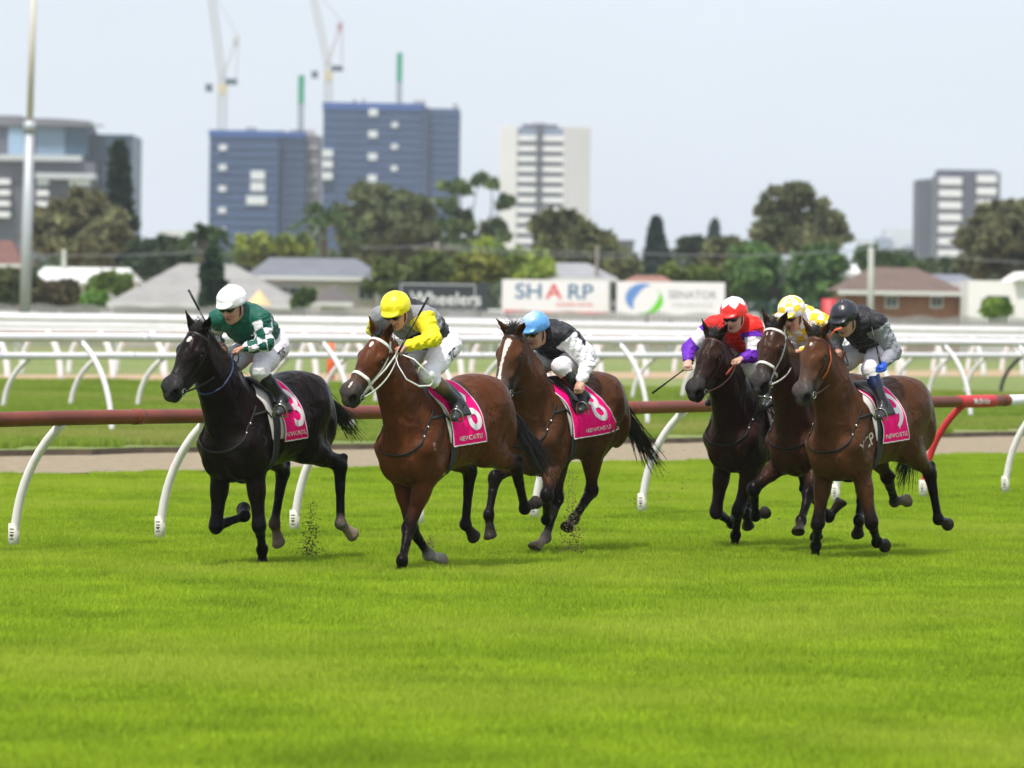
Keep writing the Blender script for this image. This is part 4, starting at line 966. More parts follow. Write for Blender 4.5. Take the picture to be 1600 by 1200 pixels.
for i, b in enumerate(Ab):     # cream sleeves with a distance number at the foot of each post
    m = MB(); p0 = np.array([b[0], b[1], -.06])-oA; m.tube([p0, p0+np.array([.0, 0, .24])+LV*.002], .050, n=14); so_ = m.obj('sleeve', CRM, ra, smooth=True)
    v2, tr = text_mesh('1411', .058, .02); f_ = np.array([-.25, -.97, 0]); sx = np.array([.97, -.25, 0]); x = v2[:, 0]; y = v2[:, 1]   # written upwards round the sleeve
    a = y/.052; nrm_ = np.outer(np.cos(a), f_)+np.outer(np.sin(a), -sx); p = p0+nrm_*.0525+np.outer(x+.15, [0, 0, 1.]); mm = MB(); mm.add(p, tr); mm.obj('number', PRT, so_)
def seglerp(t): i = int(t); return lerp(denA[i], denA[i+1], t-i)
m = MB(); m.tube([seglerp(t) for t in np.linspace(iR*4-.25, iR*4+1.45, 10)], .074, n=16); wo_ = m.obj('wrap', REDW, ra, smooth=True)
ud = denA[iR*4+2]-denA[iR*4]; ud /= np.linalg.norm(ud); fn_ = np.cross(ud, [0, 0, 1.]); fn_ = fn_ if fn_[1] < 0 else -fn_
v2, tr = text_mesh('McBride', .11, .02); v2 = v2*np.array([1.25, .9]); cc = seglerp(iR*4+.62); a = v2[:, 1]/.077; p = cc+np.outer(v2[:, 0], ud)+.0775*(np.outer(np.cos(a), fn_)+np.outer(np.sin(a), [0, 0, 1.])); mm = MB(); mm.add(p, tr); mm.obj('lettering', mat('print_white', (.75, .75, .75), .6), wo_)

def bases(pxs, y0, y1, x0, x1, z=0.0): return [gnd(px, y0+(y1-y0)*(px-x0)/(x1-x0), z)[:2] for px in pxs]
Bb = bases([-215, -20, 175, 370, 550, 714, 868, 1012, 1144, 1272, 1397, 1517, 1632, 1742], 681, 657.5, 175, 1517, .05)
rail_fence('running_rail', Bb, 1.58, .07, .045, -LV*.62, 'tall white rail whose posts lean over to the left', None, WHP, WHP, 0., .66)
Cb = bases([-100, 5, 110, 215, 315, 411, 503, 586, 668, 748, 827, 905, 988, 1066, 1138, 1207, 1273, 1336, 1395, 1451, 1508, 1563, 1617, 1670], 638.5, 619, 110, 1413, .05)
rail_fence('running_rail', Cb, 1.09, .068, .05, LV*.60, 'lower white rail on curved posts leaning right, one post wrapped black', None, WHP, WHP2, 0., .62, special={21: BLKW})
for nm_, x0, dx, yb, yb2, z_, sgn, lb in (('D', 12, 83.5, 593, 588.5, 1.36, -1, 'white rail along the near edge of the sand track'), ('E', 33, 75, 585, 581, 1.30, 1, 'white rail along the far edge of the sand track')):
    px = [x0+dx*i*(1-.0062*i) for i in range(-2, 28)]; px = [p for p in px if p < 1700]
    rail_fence('running_rail', bases(px, yb, yb2, 0, 1600, .05), z_, .07, .085, LV*.5*sgn, lb, None, WHP, WHP, 0., .7)
for Z_, z_, zz2, dxm, lb in ((235, 1.50, 1.18, 3.6, 'first double white rail beyond the sand track'), (262, 1.52, 1.12, 4.2, 'second double white rail far beyond the sand track'), (300, 1.56, 1.2, 4.4, 'white double rail just in front of the advertising boards'), (345, 1.62, 1.16, 5., 'white double rail at the front of the far sand track'), (495, 1.9, 1.3, 6., 'farthest double white rail, in front of the houses')):
    hw = Z_*.1; xs = np.arange(-hw, hw, dxm); base = [(x, Z_+x*.35) for x in xs]
    r_, tp, o3, dn = rail_fence('double_rail', base, z_, .10, .07, (0, -.3, 0), lb, 'double white rails far across the course', WHP, WHP, 0., .7)
    m = MB(); m.tube([p+np.array([0, 0, zz2-z_]) for p in dn], .11, n=10); m.obj('rail', WHP, r_, smooth=True)
    m = MB(); m.tube([p+np.array([0, 0, (zz2-z_)*.5]) for p in dn], .07, n=10); m.obj('rail', WHP, r_, smooth=True)
# orange marker post between the rails and a small white box post
def post(name, px, y0, y1, Z_, r_, m_, lb, cat):
    a, b = at(px, y1, Z_), at(px, y0, Z_); a = np.array([a[0], a[1], .05]); m = MB(); m.tube([a*0, lerp(a, b, .5)-a, b-a], r_, n=10); o = m.obj(name, m_, None, smooth=True, label=lb, cat=cat); o.location = a; return o
post('marker_post', 517, 535, 580, 160, .11, mat('orange_plastic', (.75, .12, .03), .5), 'orange marker post between the white rails behind the black horse', 'marker')
for px in (239,): post('box_post', px, 471, 492, 280, .16, WHP, 'short white post standing above the far rails on the left', 'post')
post('marker_post', 1296, 467, 492, 250, .35, mat('red_disc', (.50, .03, .04), .5), 'dull red drum marker behind the rider in yellow and white checks', 'marker')
# ------------------------------------------------------------------ trees
LEAFM = {}
def leafmat(name, rough=.75):
    m = mat(name, attr=True, rough=rough, noise=(3, .18), spec=.15)
    if name not in LEAFM:
        t = m.node_tree; N = t.nodes; b = N['Principled BSDF']; out = N['Material Output']; src = b.inputs['Base Color'].links[0].from_socket
        tr = N.new('ShaderNodeBsdfTranslucent'); t.links.new(src, tr.inputs[0]); ms = N.new('ShaderNodeMixShader'); ms.inputs[0].default_value = .25
        t.links.new(b.outputs[0], ms.inputs[1]); t.links.new(tr.outputs[0], ms.inputs[2]); t.links.new(ms.outputs[0], out.inputs['Surface']); LEAFM[name] = m
    return m
BARK = mat('bark', (.11, .085, .065), .9, noise=(3, .4), bump=(8, .6, .05))
def leaves(name, C, N_, size, cols, parent, rgx, aspect=1.5):
    "C centres, N_ rough outward normals"
    n = len(C); r = rgx.normal(size=(n, 3)); nn = N_*.7+r*.75; nn /= np.linalg.norm(nn, axis=1, keepdims=True)+1e-9
    a = np.cross(nn, rgx.normal(size=(n, 3))); a /= np.linalg.norm(a, axis=1, keepdims=True)+1e-9; b = np.cross(nn, a); s = size*rgx.uniform(.55, 1.35, n)[:, None]
    V = np.stack([C-a*s*aspect, C-b*s*.8-nn*s*.25, C+a*s*aspect, C+b*s*.8-nn*s*.25], 1).reshape(-1, 3); Fq = np.arange(4*n).reshape(n, 4)
    cc = np.repeat(cols, 4, axis=0); me = npmesh(name, V, Fq, cc, smooth=False); return link(name, me, leafmat('foliage'), parent)
def tree(name, px, ytop, ybot, wpx, Z_, label, blobs, c1, c2, nleaf=2600, size=.42, group=None, trunk=True, seed=1, bare=.0, cat='tree', z0=0., trunk_px=None):
    """blobs: list of (u, v, ru, rv) in the tree's own picture box, u,v in 0..1 (v up), spread in depth as far as in width"""
    rg = np.random.default_rng(seed*77+int(px)); top = at(px, ytop, Z_); bot = at(px, ybot, Z_); H_ = top[2]-bot[2]; W_ = wpx/FPX*Z_
    x0 = (top[0]+bot[0])/2; root = empty(name, (x0, Z_, z0), label=label, cat=cat, group=group); o3 = np.array([x0, Z_, z0])
    zb = bot[2]; vols = np.array([b[2]*b[3]*b[2] for b in blobs]); vols = vols**(.75); vols /= vols.sum(); C, Nn, col = [], [], []
    cen = []
    for b, vf in zip(blobs, vols):
        dy = rg.uniform(-.22, .22)*W_ if len(blobs) > 2 else 0.; c = np.array([x0+(b[0]-.5)*W_, Z_+dy, zb+b[1]*H_]); R_ = np.array([b[2]*W_, min(b[2]*W_, .5*W_)*.9, b[3]*H_]); cen.append((c, R_))
        k = int(nleaf*vf)+8; nsub = max(5, int(k/26)); d = rg.normal(size=(nsub, 3)); d /= np.linalg.norm(d, axis=1, keepdims=True); sc = c+d*R_*rg.uniform(.35, .98, nsub)[:, None]**.6   # leaf clumps
        which = rg.integers(0, nsub, k); cr = min(R_)*rg.uniform(.22, .42, nsub); dd = rg.normal(size=(k, 3)); dd /= np.linalg.norm(dd, axis=1, keepdims=True)
        P_ = sc[which]+dd*(cr[which]*rg.uniform(.3, 1, k))[:, None]*np.array([1.25, 1.25, .75]); C.append(P_); Nn.append(dd*.5+d[which]*.5)
        tint = rg.uniform(0, 1, nsub)[which]*.75+rg.uniform(0, 1, k)*.25; col.append((np.array(c1)+(np.array(c2)-np.array(c1))*tint[:, None])*1.22+.008)
    C = np.concatenate(C)-o3; leaves('crown', C, np.concatenate(Nn), size, np.concatenate(col), root, rg)
    if trunk:
        m = MB(); tx = x0 if trunk_px is None else at(trunk_px, ybot, Z_)[0]; base = np.array([tx, Z_, 0.])-o3; fork = base+np.array([0, 0, zb+H_*.22]); r0 = max(.12, H_*.022)
        m.tube([base, lerp(base, fork, .5)+np.array([.1, 0, 0]), fork], [r0*1.3, r0, r0*.85], n=8)
        for c, R_ in cen: e = c-o3-np.array([0, 0, R_[2]*.3]); m.tube([fork-np.array([0, 0, r0]), lerp(fork, e, .5)+np.array([rg.normal()*.3, rg.normal()*.3, -.04*H_]), e, e+np.array([rg.normal()*.2, 0, R_[2]*.8])], [r0*.6, r0*.42, r0*.25, r0*.1], n=6)
        m.obj('trunk', BARK, root, smooth=True)
    return root
OL1, OL2 = (.06, .082, .034), (.19, .22, .09); GN1, GN2 = (.045, .085, .028), (.15, .24, .06); DK1, DK2 = (.03, .055, .028), (.08, .13, .055); YG1, YG2 = (.10, .17, .025), (.32, .38, .06); BR1, BR2 = (.085, .08, .035), (.26, .22, .10)
def rb(n, seed, u=(.15, .85), v=(.2, .85), r=(.14, .26), s=(.12, .22)):
    g = np.random.default_rng(seed); return [(g.uniform(*u), g.uniform(*v), g.uniform(*r), g.uniform(*s)) for _ in range(n)]
TG = 'trees and shrubs beyond the course'
dome = [(.5, .74, .27, .22), (.28, .56, .24, .20), (.73, .58, .24, .22), (.14, .34, .16, .20), (.5, .4, .34, .26), (.86, .34, .16, .22), (.4, .2, .3, .18), (.65, .18, .3, .18)]
tree('broad_tree', 122, 292, 410, 158, 400, 'brownish olive tree with broad crown behind the light pole at left', dome, BR1, (.19, .20, .085), 4200, .40, TG, seed=1)
def pine(px, ytop, ybot, wpx, Z_, label, c1, c2, tiers=17, seed=1, shape=1.):
    rg = np.random.default_rng(seed); top = at(px, ytop, Z_); bot = at(px, ybot, Z_); H_ = top[2]-bot[2]; W_ = wpx/FPX*Z_; x0 = top[0]; o3 = np.array([x0, Z_, 0.]); root = empty('pine_tree', tuple(o3), label=label, cat='tree', group=TG)
    C, Nn, col = [], [], []; m = MB(); m.tube([np.zeros(3), np.array([0, 0, top[2]])], [.35, .06], n=7)
    for i in range(tiers):
        t = i/(tiers-1); z = bot[2]+H_*(.02+.95*t); r = W_*.5*((1-t)**.75*.92+.10)*rg.uniform(.72, 1.12)*shape
        for j in range(9):
            a = rg.uniform(0, 2*math.pi); e = np.array([math.cos(a)*r, math.sin(a)*r, H_*.03*rg.uniform(0, 1.6)]); s = np.array([0, 0, z]); m.tube([s, s+e*.9], [.07, .02], n=4)
            k = 22; tt = rg.uniform(.15, 1.02, k)**.8; P_ = s+e*tt[:, None]+rg.normal(size=(k, 3))*np.array([.10, .10, .06])*W_*.28; C.append(P_); Nn.append(np.tile([0, 0, 1.], (k, 1))); col.append(np.array(c1)+(np.array(c2)-np.array(c1))*rg.uniform(0, 1, (k, 1)))
    leaves('crown', np.concatenate(C), np.concatenate(Nn), .36, np.concatenate(col), root, rg); m.obj('trunk', BARK, root, smooth=True); return root
pine(186, 226, 410, 62, 420, 'tall dark conifer with tiered branches in front of the glass office block', DK1, (.035, .07, .04), 19, 3)
tree('dark_tree', 255, 382, 440, 110, 360, 'low dark green tree mass below the gap left of the blue towers', rb(6, 5, s=(.2, .35)), DK1, (.07, .10, .04), 1900, .34, TG, seed=2)
tree('dark_tree', 300, 392, 440, 70, 380, 'small dark tree at the foot of the palm beside the blue tower', rb(4, 6, s=(.2, .35)), GN1, OL2, 900, .34, TG, seed=9)
tree('leafy_tree', 425, 362, 415, 130, 420, 'yellow green trees at the foot of the left blue tower', rb(8, 7, v=(.2, .7), s=(.18, .32), r=(.1, .18)), GN1, YG2, 2200, .34, TG, seed=3)
tree('broad_tree', 605, 280, 425, 172, 430, 'large dark olive tree with rounded crown in front of the right blue tower', [(.36, .80, .22, .19), (.62, .70, .2, .2), (.2, .55, .2, .2), (.45, .5, .28, .24), (.8, .55, .17, .2), (.88, .3, .13, .2), (.3, .25, .28, .2), (.62, .25, .3, .2)], OL1, (.145, .165, .07), 5200, .40, TG, seed=4)
tree('airy_tree', 740, 272, 400, 130, 440, 'airy pale green tree with sky showing between its tufts beside the white tower', [(.22, .86, .15, .09), (.34, .80, .12, .07), (.55, .95, .16, .06), (.72, .9, .10, .05), (.2, .6, .16, .08), (.36, .5, .15, .08), (.85, .66, .14, .06), (.5, .33, .2, .09), (.22, .36, .2, .1), (.8, .3, .2, .12), (.45, .1, .4, .15)], GN1, (.17, .23, .08), 2600, .34, TG, seed=5)
tree('spreading_tree', 915, 333, 440, 168, 380, 'dark spreading tree sloping down to the right of the white tower', [(.12, .85, .13, .14), (.28, .82, .18, .17), (.45, .68, .18, .18), (.62, .5, .17, .18), (.78, .33, .16, .16), (.2, .5, .22, .2), (.42, .38, .25, .22), (.92, .2, .12, .15), (.6, .2, .2, .16)], (.04, .06, .028), (.18, .19, .07), 4200, .38, TG, seed=6)
tree('bushy_tree', 790, 372, 445, 150, 330, 'bright yellow green shrubs under the airy tree behind the boards', rb(8, 11, v=(.2, .75), s=(.2, .32), r=(.14, .22)), YG1, YG2, 2400, .30, TG, seed=7)
tree('bushy_tree', 745, 398, 452, 120, 300, 'rounded mossy green shrub just behind the black advertising board', rb(6, 12, v=(.2, .7), s=(.22, .34), r=(.16, .24)), (.05, .07, .015), (.24, .24, .045), 1800, .26, TG, seed=8)
tree('bushy_tree', 640, 398, 482, 135, 290, 'dark to mid green shrub mass left of the black advertising board', rb(9, 13, v=(.12, .75), s=(.2, .3), r=(.14, .22)), GN1, (.15, .17, .045), 2800, .26, TG, seed=10)
pine(1026, 343, 425, 34, 560, 'small slender conifer standing alone against the sky right of centre', DK1, (.03, .06, .04), 15, 5, 1.25)
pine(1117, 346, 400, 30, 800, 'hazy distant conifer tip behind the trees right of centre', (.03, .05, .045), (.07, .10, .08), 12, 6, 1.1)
tree('leafy_tree', 1085, 366, 420, 60, 430, 'dark round tree left of the big spreading crown', rb(5, 14, s=(.2, .32)), DK1, (.06, .09, .04), 1300, .34, TG, seed=11)
tree('leafy_tree', 1140, 374, 470, 130, 380, 'olive tree merging into the left side of the big spreading crown', rb(10, 15, v=(.1, .8), s=(.15, .24), r=(.14, .22)), OL1, (.16, .16, .06), 3400, .34, TG, seed=12)
tree('spreading_tree', 1245, 290, 420, 142, 400, 'big umbrella shaped tree with sky gaps right of centre', [(.42, .90, .24, .11), (.60, .78, .22, .10), (.2, .74, .17, .12), (.80, .58, .2, .13), (.56, .56, .2, .10), (.3, .52, .2, .10), (.1, .50, .12, .12), (.92, .42, .14, .14), (.6, .34, .3, .14), (.25, .30, .2, .12)], OL1, (.165, .17, .075), 4400, .36, TG, seed=13)
tree('leafy_tree', 1235, 375, 486, 200, 330, 'dense green shrubs below the big umbrella shaped tree', rb(13, 16, v=(.1, .75), s=(.16, .26), r=(.12, .2)), (.04, .085, .028), (.13, .22, .055), 4800, .28, TG, seed=14)
tree('leafy_tree', 1385, 384, 425, 100, 380, 'rounded dark green tree behind the concrete power pole', rb(6, 17, v=(.2, .65), s=(.24, .36), r=(.15, .24)), GN1, (.07, .13, .04), 1700, .32, TG, seed=15)
tree('leafy_tree', 1465, 400, 430, 90, 400, 'low grey green trees at the foot of the right tower', rb(6, 18, v=(.2, .65), s=(.24, .36), r=(.13, .2)), GN1, (.11, .14, .07), 1200, .32, TG, seed=16)
tree('broad_tree', 1575, 315, 450, 160, 360, 'large brownish tree at the right edge of the picture', [(.35, .82, .22, .17), (.62, .86, .25, .15), (.2, .6, .17, .2), (.5, .6, .28, .22), (.82, .62, .22, .24), (.3, .35, .2, .2), (.62, .3, .3, .22), (.1, .3, .1, .14)], BR1, (.16, .165, .08), 4600, .34, TG, seed=17)
tree('hedge', 25, 416, 485, 90, 295, 'tall olive hedge left of the light pole', rb(7, 19, u=(.0, 1.), v=(.2, .7), s=(.25, .36), r=(.16, .24)), (.03, .045, .015), (.11, .12, .04), 2400, .24, TG, False, seed=18, cat='hedge')
tree('hedge', 88, 428, 485, 90, 290, 'reddish brown hedge right of the light pole', rb(7, 20, u=(.0, 1.), v=(.2, .7), s=(.25, .36), r=(.16, .24)), (.04, .04, .018), (.12, .09, .035), 2400, .24, TG, False, seed=19, cat='hedge')
tree('bushy_tree', 166, 422, 462, 82, 300, 'loose leafy shrub in front of the long white roof', rb(6, 21, v=(.25, .7), s=(.22, .32), r=(.14, .22)), YG1, (.18, .22, .06), 1200, .24, TG, seed=20)
tree('bush', 148, 456, 484, 44, 285, 'small rounded bright green bush beside the grey roof', [(.5, .45, .45, .5), (.3, .35, .3, .4), (.7, .35, .3, .4)], (.07, .15, .02), (.16, .30, .05), 900, .20, TG, False, seed=21, cat='bush')
def cypress(px, yt, yb, wpx, Z_, label):
    return tree('cypress', px, yt, yb, wpx, Z_, label, [(.5, .9-.1*i, .30+.05*min(i, 4), .09) for i in range(9)], (.012, .035, .016), (.035, .075, .028), 2600, .17, TG, True, seed=22)
cypress(331, 386, 484, 38, 266, 'dark columnar cypress rising out of the grey roofs')
def palm(px, yt, yb, Z_, label, s=1.):
    t = at(px, yt+9, Z_); o3 = np.array([t[0], Z_, 0]); root = empty('palm_tree', tuple(o3), label=label, cat='palm', group=TG); rg = np.random.default_rng(int(px)); m = MB(); tp = np.array([0, 0, t[2]]); m.tube([np.zeros(3), tp], [.3, .2], n=7); m.obj('trunk', BARK, root)
    C, Nn, col = [], [], []
    for j in range(26):
        a = rg.uniform(0, 2*math.pi); el_ = rg.uniform(-.2, 1.2); L_ = 1.9*s; d = np.array([math.cos(a)*math.cos(el_), math.sin(a)*math.cos(el_), math.sin(el_)])
        for u in np.linspace(.15, 1, 12): p = tp+d*L_*u-np.array([0, 0, 1.])*L_*u*u*.55; C.append(p+rg.normal(size=3)*.06); Nn.append([0, 0, 1.]); col.append(lerp(DK1, GN2, rg.random()*.6))
    leaves('crown', np.array(C), np.array(Nn), .20, np.array(col), root, rg); return root
palm(318, 362, 400, 350, 'small dark palm crown against the left blue tower', 1.0)
palm(507, 334, 420, 400, 'tall palm crown between the two blue towers', 1.5)
palm(1412, 398, 440, 390, 'small palm left of the right hand tower', .8)
tree('bush', 482, 448, 487, 44, 268, 'spiky green shrub against the cream house wall', rb(5, 25, v=(.2, .7), s=(.25, .4), r=(.12, .2)), GN1, (.12, .18, .04), 700, .18, TG, False, seed=24, cat='bush')
tree('bush', 1558, 467, 504, 52, 270, 'bright green bush in front of the white flat roofed house', [(.5, .55, .42, .42), (.3, .4, .3, .36), (.72, .4, .28, .36)], (.08, .15, .015), (.22, .32, .04), 1300, .18, TG, False, seed=25, cat='bush')
tree('bushy_tree', 1075, 412, 442, 110, 330, 'bright low shrub row above the white and green advertising board', rb(7, 26, u=(.05, .95), v=(.2, .6), s=(.25, .36), r=(.12, .18)), (.04, .07, .015), (.19, .24, .05), 1300, .24, TG, seed=26)
# a far wooded belt that reads as one mass
rg = np.random.default_rng(5); C, Nn, col = [], [], []
xs = rg.uniform(-75, 75, 9000); ys = 640+rg.uniform(-20, 20, 9000); hh = 7.6+1.8*vnoise(np.c_[xs, xs*0, xs*0], .09, 4)+1.0*vnoise(np.c_[xs, xs*0, xs*0], .4, 6); zz = hh*rg.uniform(0, 1, 9000)**.5; tv = (vnoise(np.c_[xs, ys*0, zz], .35, 9)+1)/2
leaves('wooded_belt', np.c_[xs, ys, zz], np.tile([0, -.6, .6], (9000, 1)), .55, np.array((.025, .045, .02))+(np.array((.10, .13, .05))-np.array((.025, .045, .02)))*tv[:, None], None, rg)['kind'] = 'stuff'

# ------------------------------------------------------------------ houses
TILE = lambda nm, c: mat(nm, c, .8, noise=(.9, .16), bump=(5, .6, .05))
def hiproof(m, c, L_, W_, h, inset, mi=0, ov=.4):
    x, y, z = c; a, b = L_/2+ov, W_/2+ov; V = [(x-a, y-b, z), (x+a, y-b, z), (x+a, y+b, z), (x-a, y+b, z), (x-a+inset, y, z+h), (x+a-inset, y, z+h)]
    m.add(V, [(0, 1, 5, 4), (1, 2, 5), (2, 3, 4, 5), (3, 0, 4), (0, 3, 2, 1)], mi)
def house(px0, px1, yeave, yridge, Z_, label, wallc, roofc, ridge=(.3, .7), depth=9., windows=(), name='house', wall_name='w', dz=0.):
    a, b = at(px0, yeave, Z_), at(px1, yeave, Z_); rdg = at((px0+px1)/2, yridge, Z_); L_ = b[0]-a[0]; cx = (a[0]+b[0])/2; ze = (a[2]+b[2])/2; root = empty(name, (cx, Z_, 0), label=label, cat='house', group='suburban houses beyond the course')
    m = MB(); m.box((0, depth/2, ze/2), (L_-.8, depth, ze)); m.obj('wall', wallc, root)
    m = MB(); h = rdg[2]-ze; x0 = -L_/2+ridge[0]*L_; x1 = -L_/2+ridge[1]*L_; y0, y1 = -.5, depth+.5
    m.add([(-L_/2, y0, ze), (L_/2, y0, ze), (L_/2, y1, ze), (-L_/2, y1, ze), (x0, depth/2, ze+h), (x1, depth/2, ze+h)], [(0, 1, 5, 4), (1, 2, 5), (2, 3, 4, 5), (3, 0, 4), (0, 3, 2, 1)]); ro = m.obj('roof', roofc, root)
    m = MB(); m.box((0, y0-.06, ze-.10), (L_, .12, .2)); m.obj('gutter', mat('gutter_white', (.6, .6, .58), .6), ro)
    for (p0, p1, w0, w1) in windows:
        A_, B_ = at(p0, w1, Z_), at(p1, w0, Z_); wx = (A_[0]+B_[0])/2-cx; wz = (A_[2]+B_[2])/2; ww, wh = abs(B_[0]-A_[0]), abs(B_[2]-A_[2]); m = MB()
        m.box((wx, -.03, wz+wh/2), (ww+.12, .1, .08)); m.box((wx, -.03, wz-wh/2), (ww+.12, .12, .08)); m.box((wx-ww/2, -.03, wz), (.07, .1, wh)); m.box((wx+ww/2, -.03, wz), (.07, .1, wh)); m.box((wx, -.03, wz), (.05, .08, wh)); wo_ = m.obj('window', mat('frame_white', (.65, .65, .63), .5), root)
        m = MB(); m.box((wx, -.012, wz), (ww, .03, wh)); m.obj('pane', mat('dark_glass', (.035, .045, .055), .08), wo_)
    return root
BRK = mat('brick_wall', (.30, .145, .085), .85, noise=(2.5, .2), bump=(9, .4, .02)); CRW = mat('cream_render', (.64, .57, .52), .8, noise=(.8, .08)); WHR = mat('white_render', (.80, .76, .75), .75, noise=(.8, .05))
house(-70, 36, 412, 374, 330, 'red roofed brick house at the left edge of the picture', BRK, TILE('red_tile', (.15, .065, .05)), (.25, .72))
house(48, 205, 440, 417, 345, 'long white roofed building behind the hedges', WHR, mat('white_roof', (.72, .71, .68), .6, noise=(.6, .06)), (.05, .92), 12)
house(168, 468, 475, 411, 275, 'wide house with a pale grey hipped roof down to its eaves', CRW, TILE('grey_tile', (.27, .26, .245)), (.33, .62), 14)
house(385, 600, 432, 402, 292, 'cream house with a blue grey hipped roof behind the pale grey roof', CRW, TILE('slate_tile', (.15, .155, .175)), (.14, .78), 9, windows=((432, 470, 448, 470), (560, 585, 445, 468)))
r_ = house(488, 552, 472, 446, 270, 'small white gabled outbuilding with a dark brown roof', WHR, TILE('brown_tile', (.10, .085, .08)), (.45, .55), 4)
house(815, 965, 434, 410, 330, 'grey roofed house behind the white and blue board', CRW, TILE('mid_grey_tile', (.27, .27, .285)), (.25, .7), 9)
house(965, 1062, 446, 430, 320, 'terracotta roofed house showing between the two white boards', BRK, TILE('terracotta_tile', (.26, .12, .085)), (.3, .75), 7)
house(1308, 1512, 455, 417, 285, 'brown brick house with a dark brown hipped roof at right', BRK, TILE('dark_brown_tile', (.13, .085, .065)), (.30, .66), 10, windows=((1384, 1402, 463, 480), (1455, 1472, 463, 480)))
house(1300, 1345, 427, 413, 330, 'small flat white roof poking up left of the brown roofed house', WHR, mat('white_roof'), (.02, .98), 8)
house(1440, 1530, 442, 428, 320, 'low blue grey roof behind the right end of the brown roof', CRW, TILE('blue_tile', (.17, .18, .22)), (.2, .8), 8)
# white modern house with a dark opening
Zm = 280; a = at(1513, 438, Zm); b = at(1640, 438, Zm); root = empty('modern_house', (a[0], Zm, 0), label='white flat roofed modern house with a dark opening at the right edge', cat='house', group='suburban houses beyond the course')
L_ = b[0]-a[0]; h = a[2]; w0 = at(1541, 462, Zm)[0]-a[0]; w1 = at(1577, 462, Zm)[0]-a[0]; zt = at(1541, 462, Zm)[2]; zb_ = at(1541, 492, Zm)[2]
m = MB(); m.box((w0/2, 4, h/2), (w0, 8, h)); m.box(((w0+w1)/2, 4, (h+zt)/2), (w1-w0, 8, h-zt)); m.box(((w0+w1)/2, 4, zb_/2), (w1-w0, 8, zb_)); m.box(((w1+1.2+w1)/2, 4, h/2), (1.2, 8, h)); m.box(((w1+1.2+L_)/2, 5.5, h/2-.3), (L_-w1-1.2, 5, h-.6)); m.obj('wall', WHR, root)
m = MB(); m.box(((w0+w1)/2, .9, (zt+zb_)/2), (w1-w0-.02, .1, zt-zb_-.02)); m.obj('window', mat('dark_glass'), root)
c = at(1600, 424, Zm); m = MB(); m.add([(w1+.2, -.4, h+.02), (L_+1, -.4, h+.02), (L_+1, 8, h+.02), (w1+.2, 8, h+.02), (w1+.9, -.4, c[2]), (L_+1, -.4, c[2]), (L_+1, 8, c[2]), (w1+.9, 8, c[2])], [(0, 1, 5, 4), (1, 2, 6, 5), (2, 3, 7, 6), (3, 0, 4, 7), (4, 5, 6, 7)]); m.obj('roof', WHR, root)
# yellow market umbrella
u = at(405, 452, 272); rr_ = empty('yellow_umbrella', (u[0], 272, 0), label='pale yellow garden umbrella in front of the grey roofed house', cat='umbrella'); m = MB(); n8 = 12; V = [(0, 0, u[2])]+[(math.cos(2*math.pi*i/n8)*.62, math.sin(2*math.pi*i/n8)*.62, u[2]-.75) for i in range(n8)]; m.add(V, [(0, 1+i, 1+(i+1) % n8) for i in range(n8)]+[tuple(range(n8, 0, -1))]); m.obj('canopy', mat('yellow_canvas', (.66, .50, .26), .8), rr_, smooth=False); m = MB(); m.tube([np.zeros(3), np.array([0, 0, u[2]-.3])], .04, n=6); m.obj('pole', mat('steel_grey', (.35, .36, .38), .45, metal=.3), rr_)

# ------------------------------------------------------------------ boards, poles, wires, mesh fence
def board(px0, px1, y0, y1, Z_, label, base_m, parts):
    a, b = at(px0, y1, Z_), at(px1, y1, Z_); t = at((px0+px1)/2, y0, Z_); L_ = b[0]-a[0]; zb = (a[2]+b[2])/2; H_ = t[2]-zb; cx = (a[0]+b[0])/2; root = empty('advertising_board', (cx, Z_, 0), label=label, cat='advertising board', group='advertising boards beyond the course')
    m = MB(); m.box((0, 0, zb+H_/2), (L_, .16, H_)); m.obj('panel', base_m, root)
    for x in (-L_*.38, 0, L_*.38): m = MB(); m.box((x, .16, (zb+H_*.8)/2), (.12, .12, zb+H_*.8)); m.obj('leg', mat('steel_grey', (.35, .36, .38), .45, metal=.3), root)
    for kind, mm, dat in parts:
        if kind == 'text':
            s, size, u, v, sx = dat; v2, tr = text_mesh(s, size*H_, .5); m = MB(); m.add([(x*sx+(u-.5)*L_, -.088, zb+v*H_+y) for x, y in v2], tr); m.obj('lettering', mm, root)
        elif kind == 'box':
            u0, u1, v0, v1 = dat; m = MB(); m.box((((u0+u1)/2-.5)*L_, -.084, zb+(v0+v1)/2*H_), ((u1-u0)*L_, .006, (v1-v0)*H_)); m.obj('band', mm, root)
        elif kind == 'poly':
            m = MB(); m.add([((u-.5)*L_, -.088, zb+v*H_) for u, v in dat], [tuple(range(len(dat)))]); m.obj('emblem', mm, root)
    return root
BW = mat('board_white', (.83, .79, .80), .55); NAVY = mat('print_navy', (.04, .14, .28), .6); PRED = mat('print_red', (.72, .05, .05), .6); PGR = mat('print_green', (.16, .60, .03), .6); PBL = mat('print_blue', (.14, .27, .62), .6); PGY = mat('print_grey', (.30, .31, .33), .6); BBK = mat('board_black', (.028, .032, .038), .55); PWH = mat('print_white', (.75, .75, .75), .6)
board(620, 762, 441, 487, 280, 'black advertising board with white lettering behind the yellow cap', BBK, [('text', PWH, ('Wheelers', .62, .54, .42, .98)), ('box', PWH, (.04, .86, .91, .935)), ('box', PWH, (.04, .86, .06, .085)), ('box', PWH, (.04, .048, .06, .93)), ('box', PWH, (.852, .86, .06, .93))])
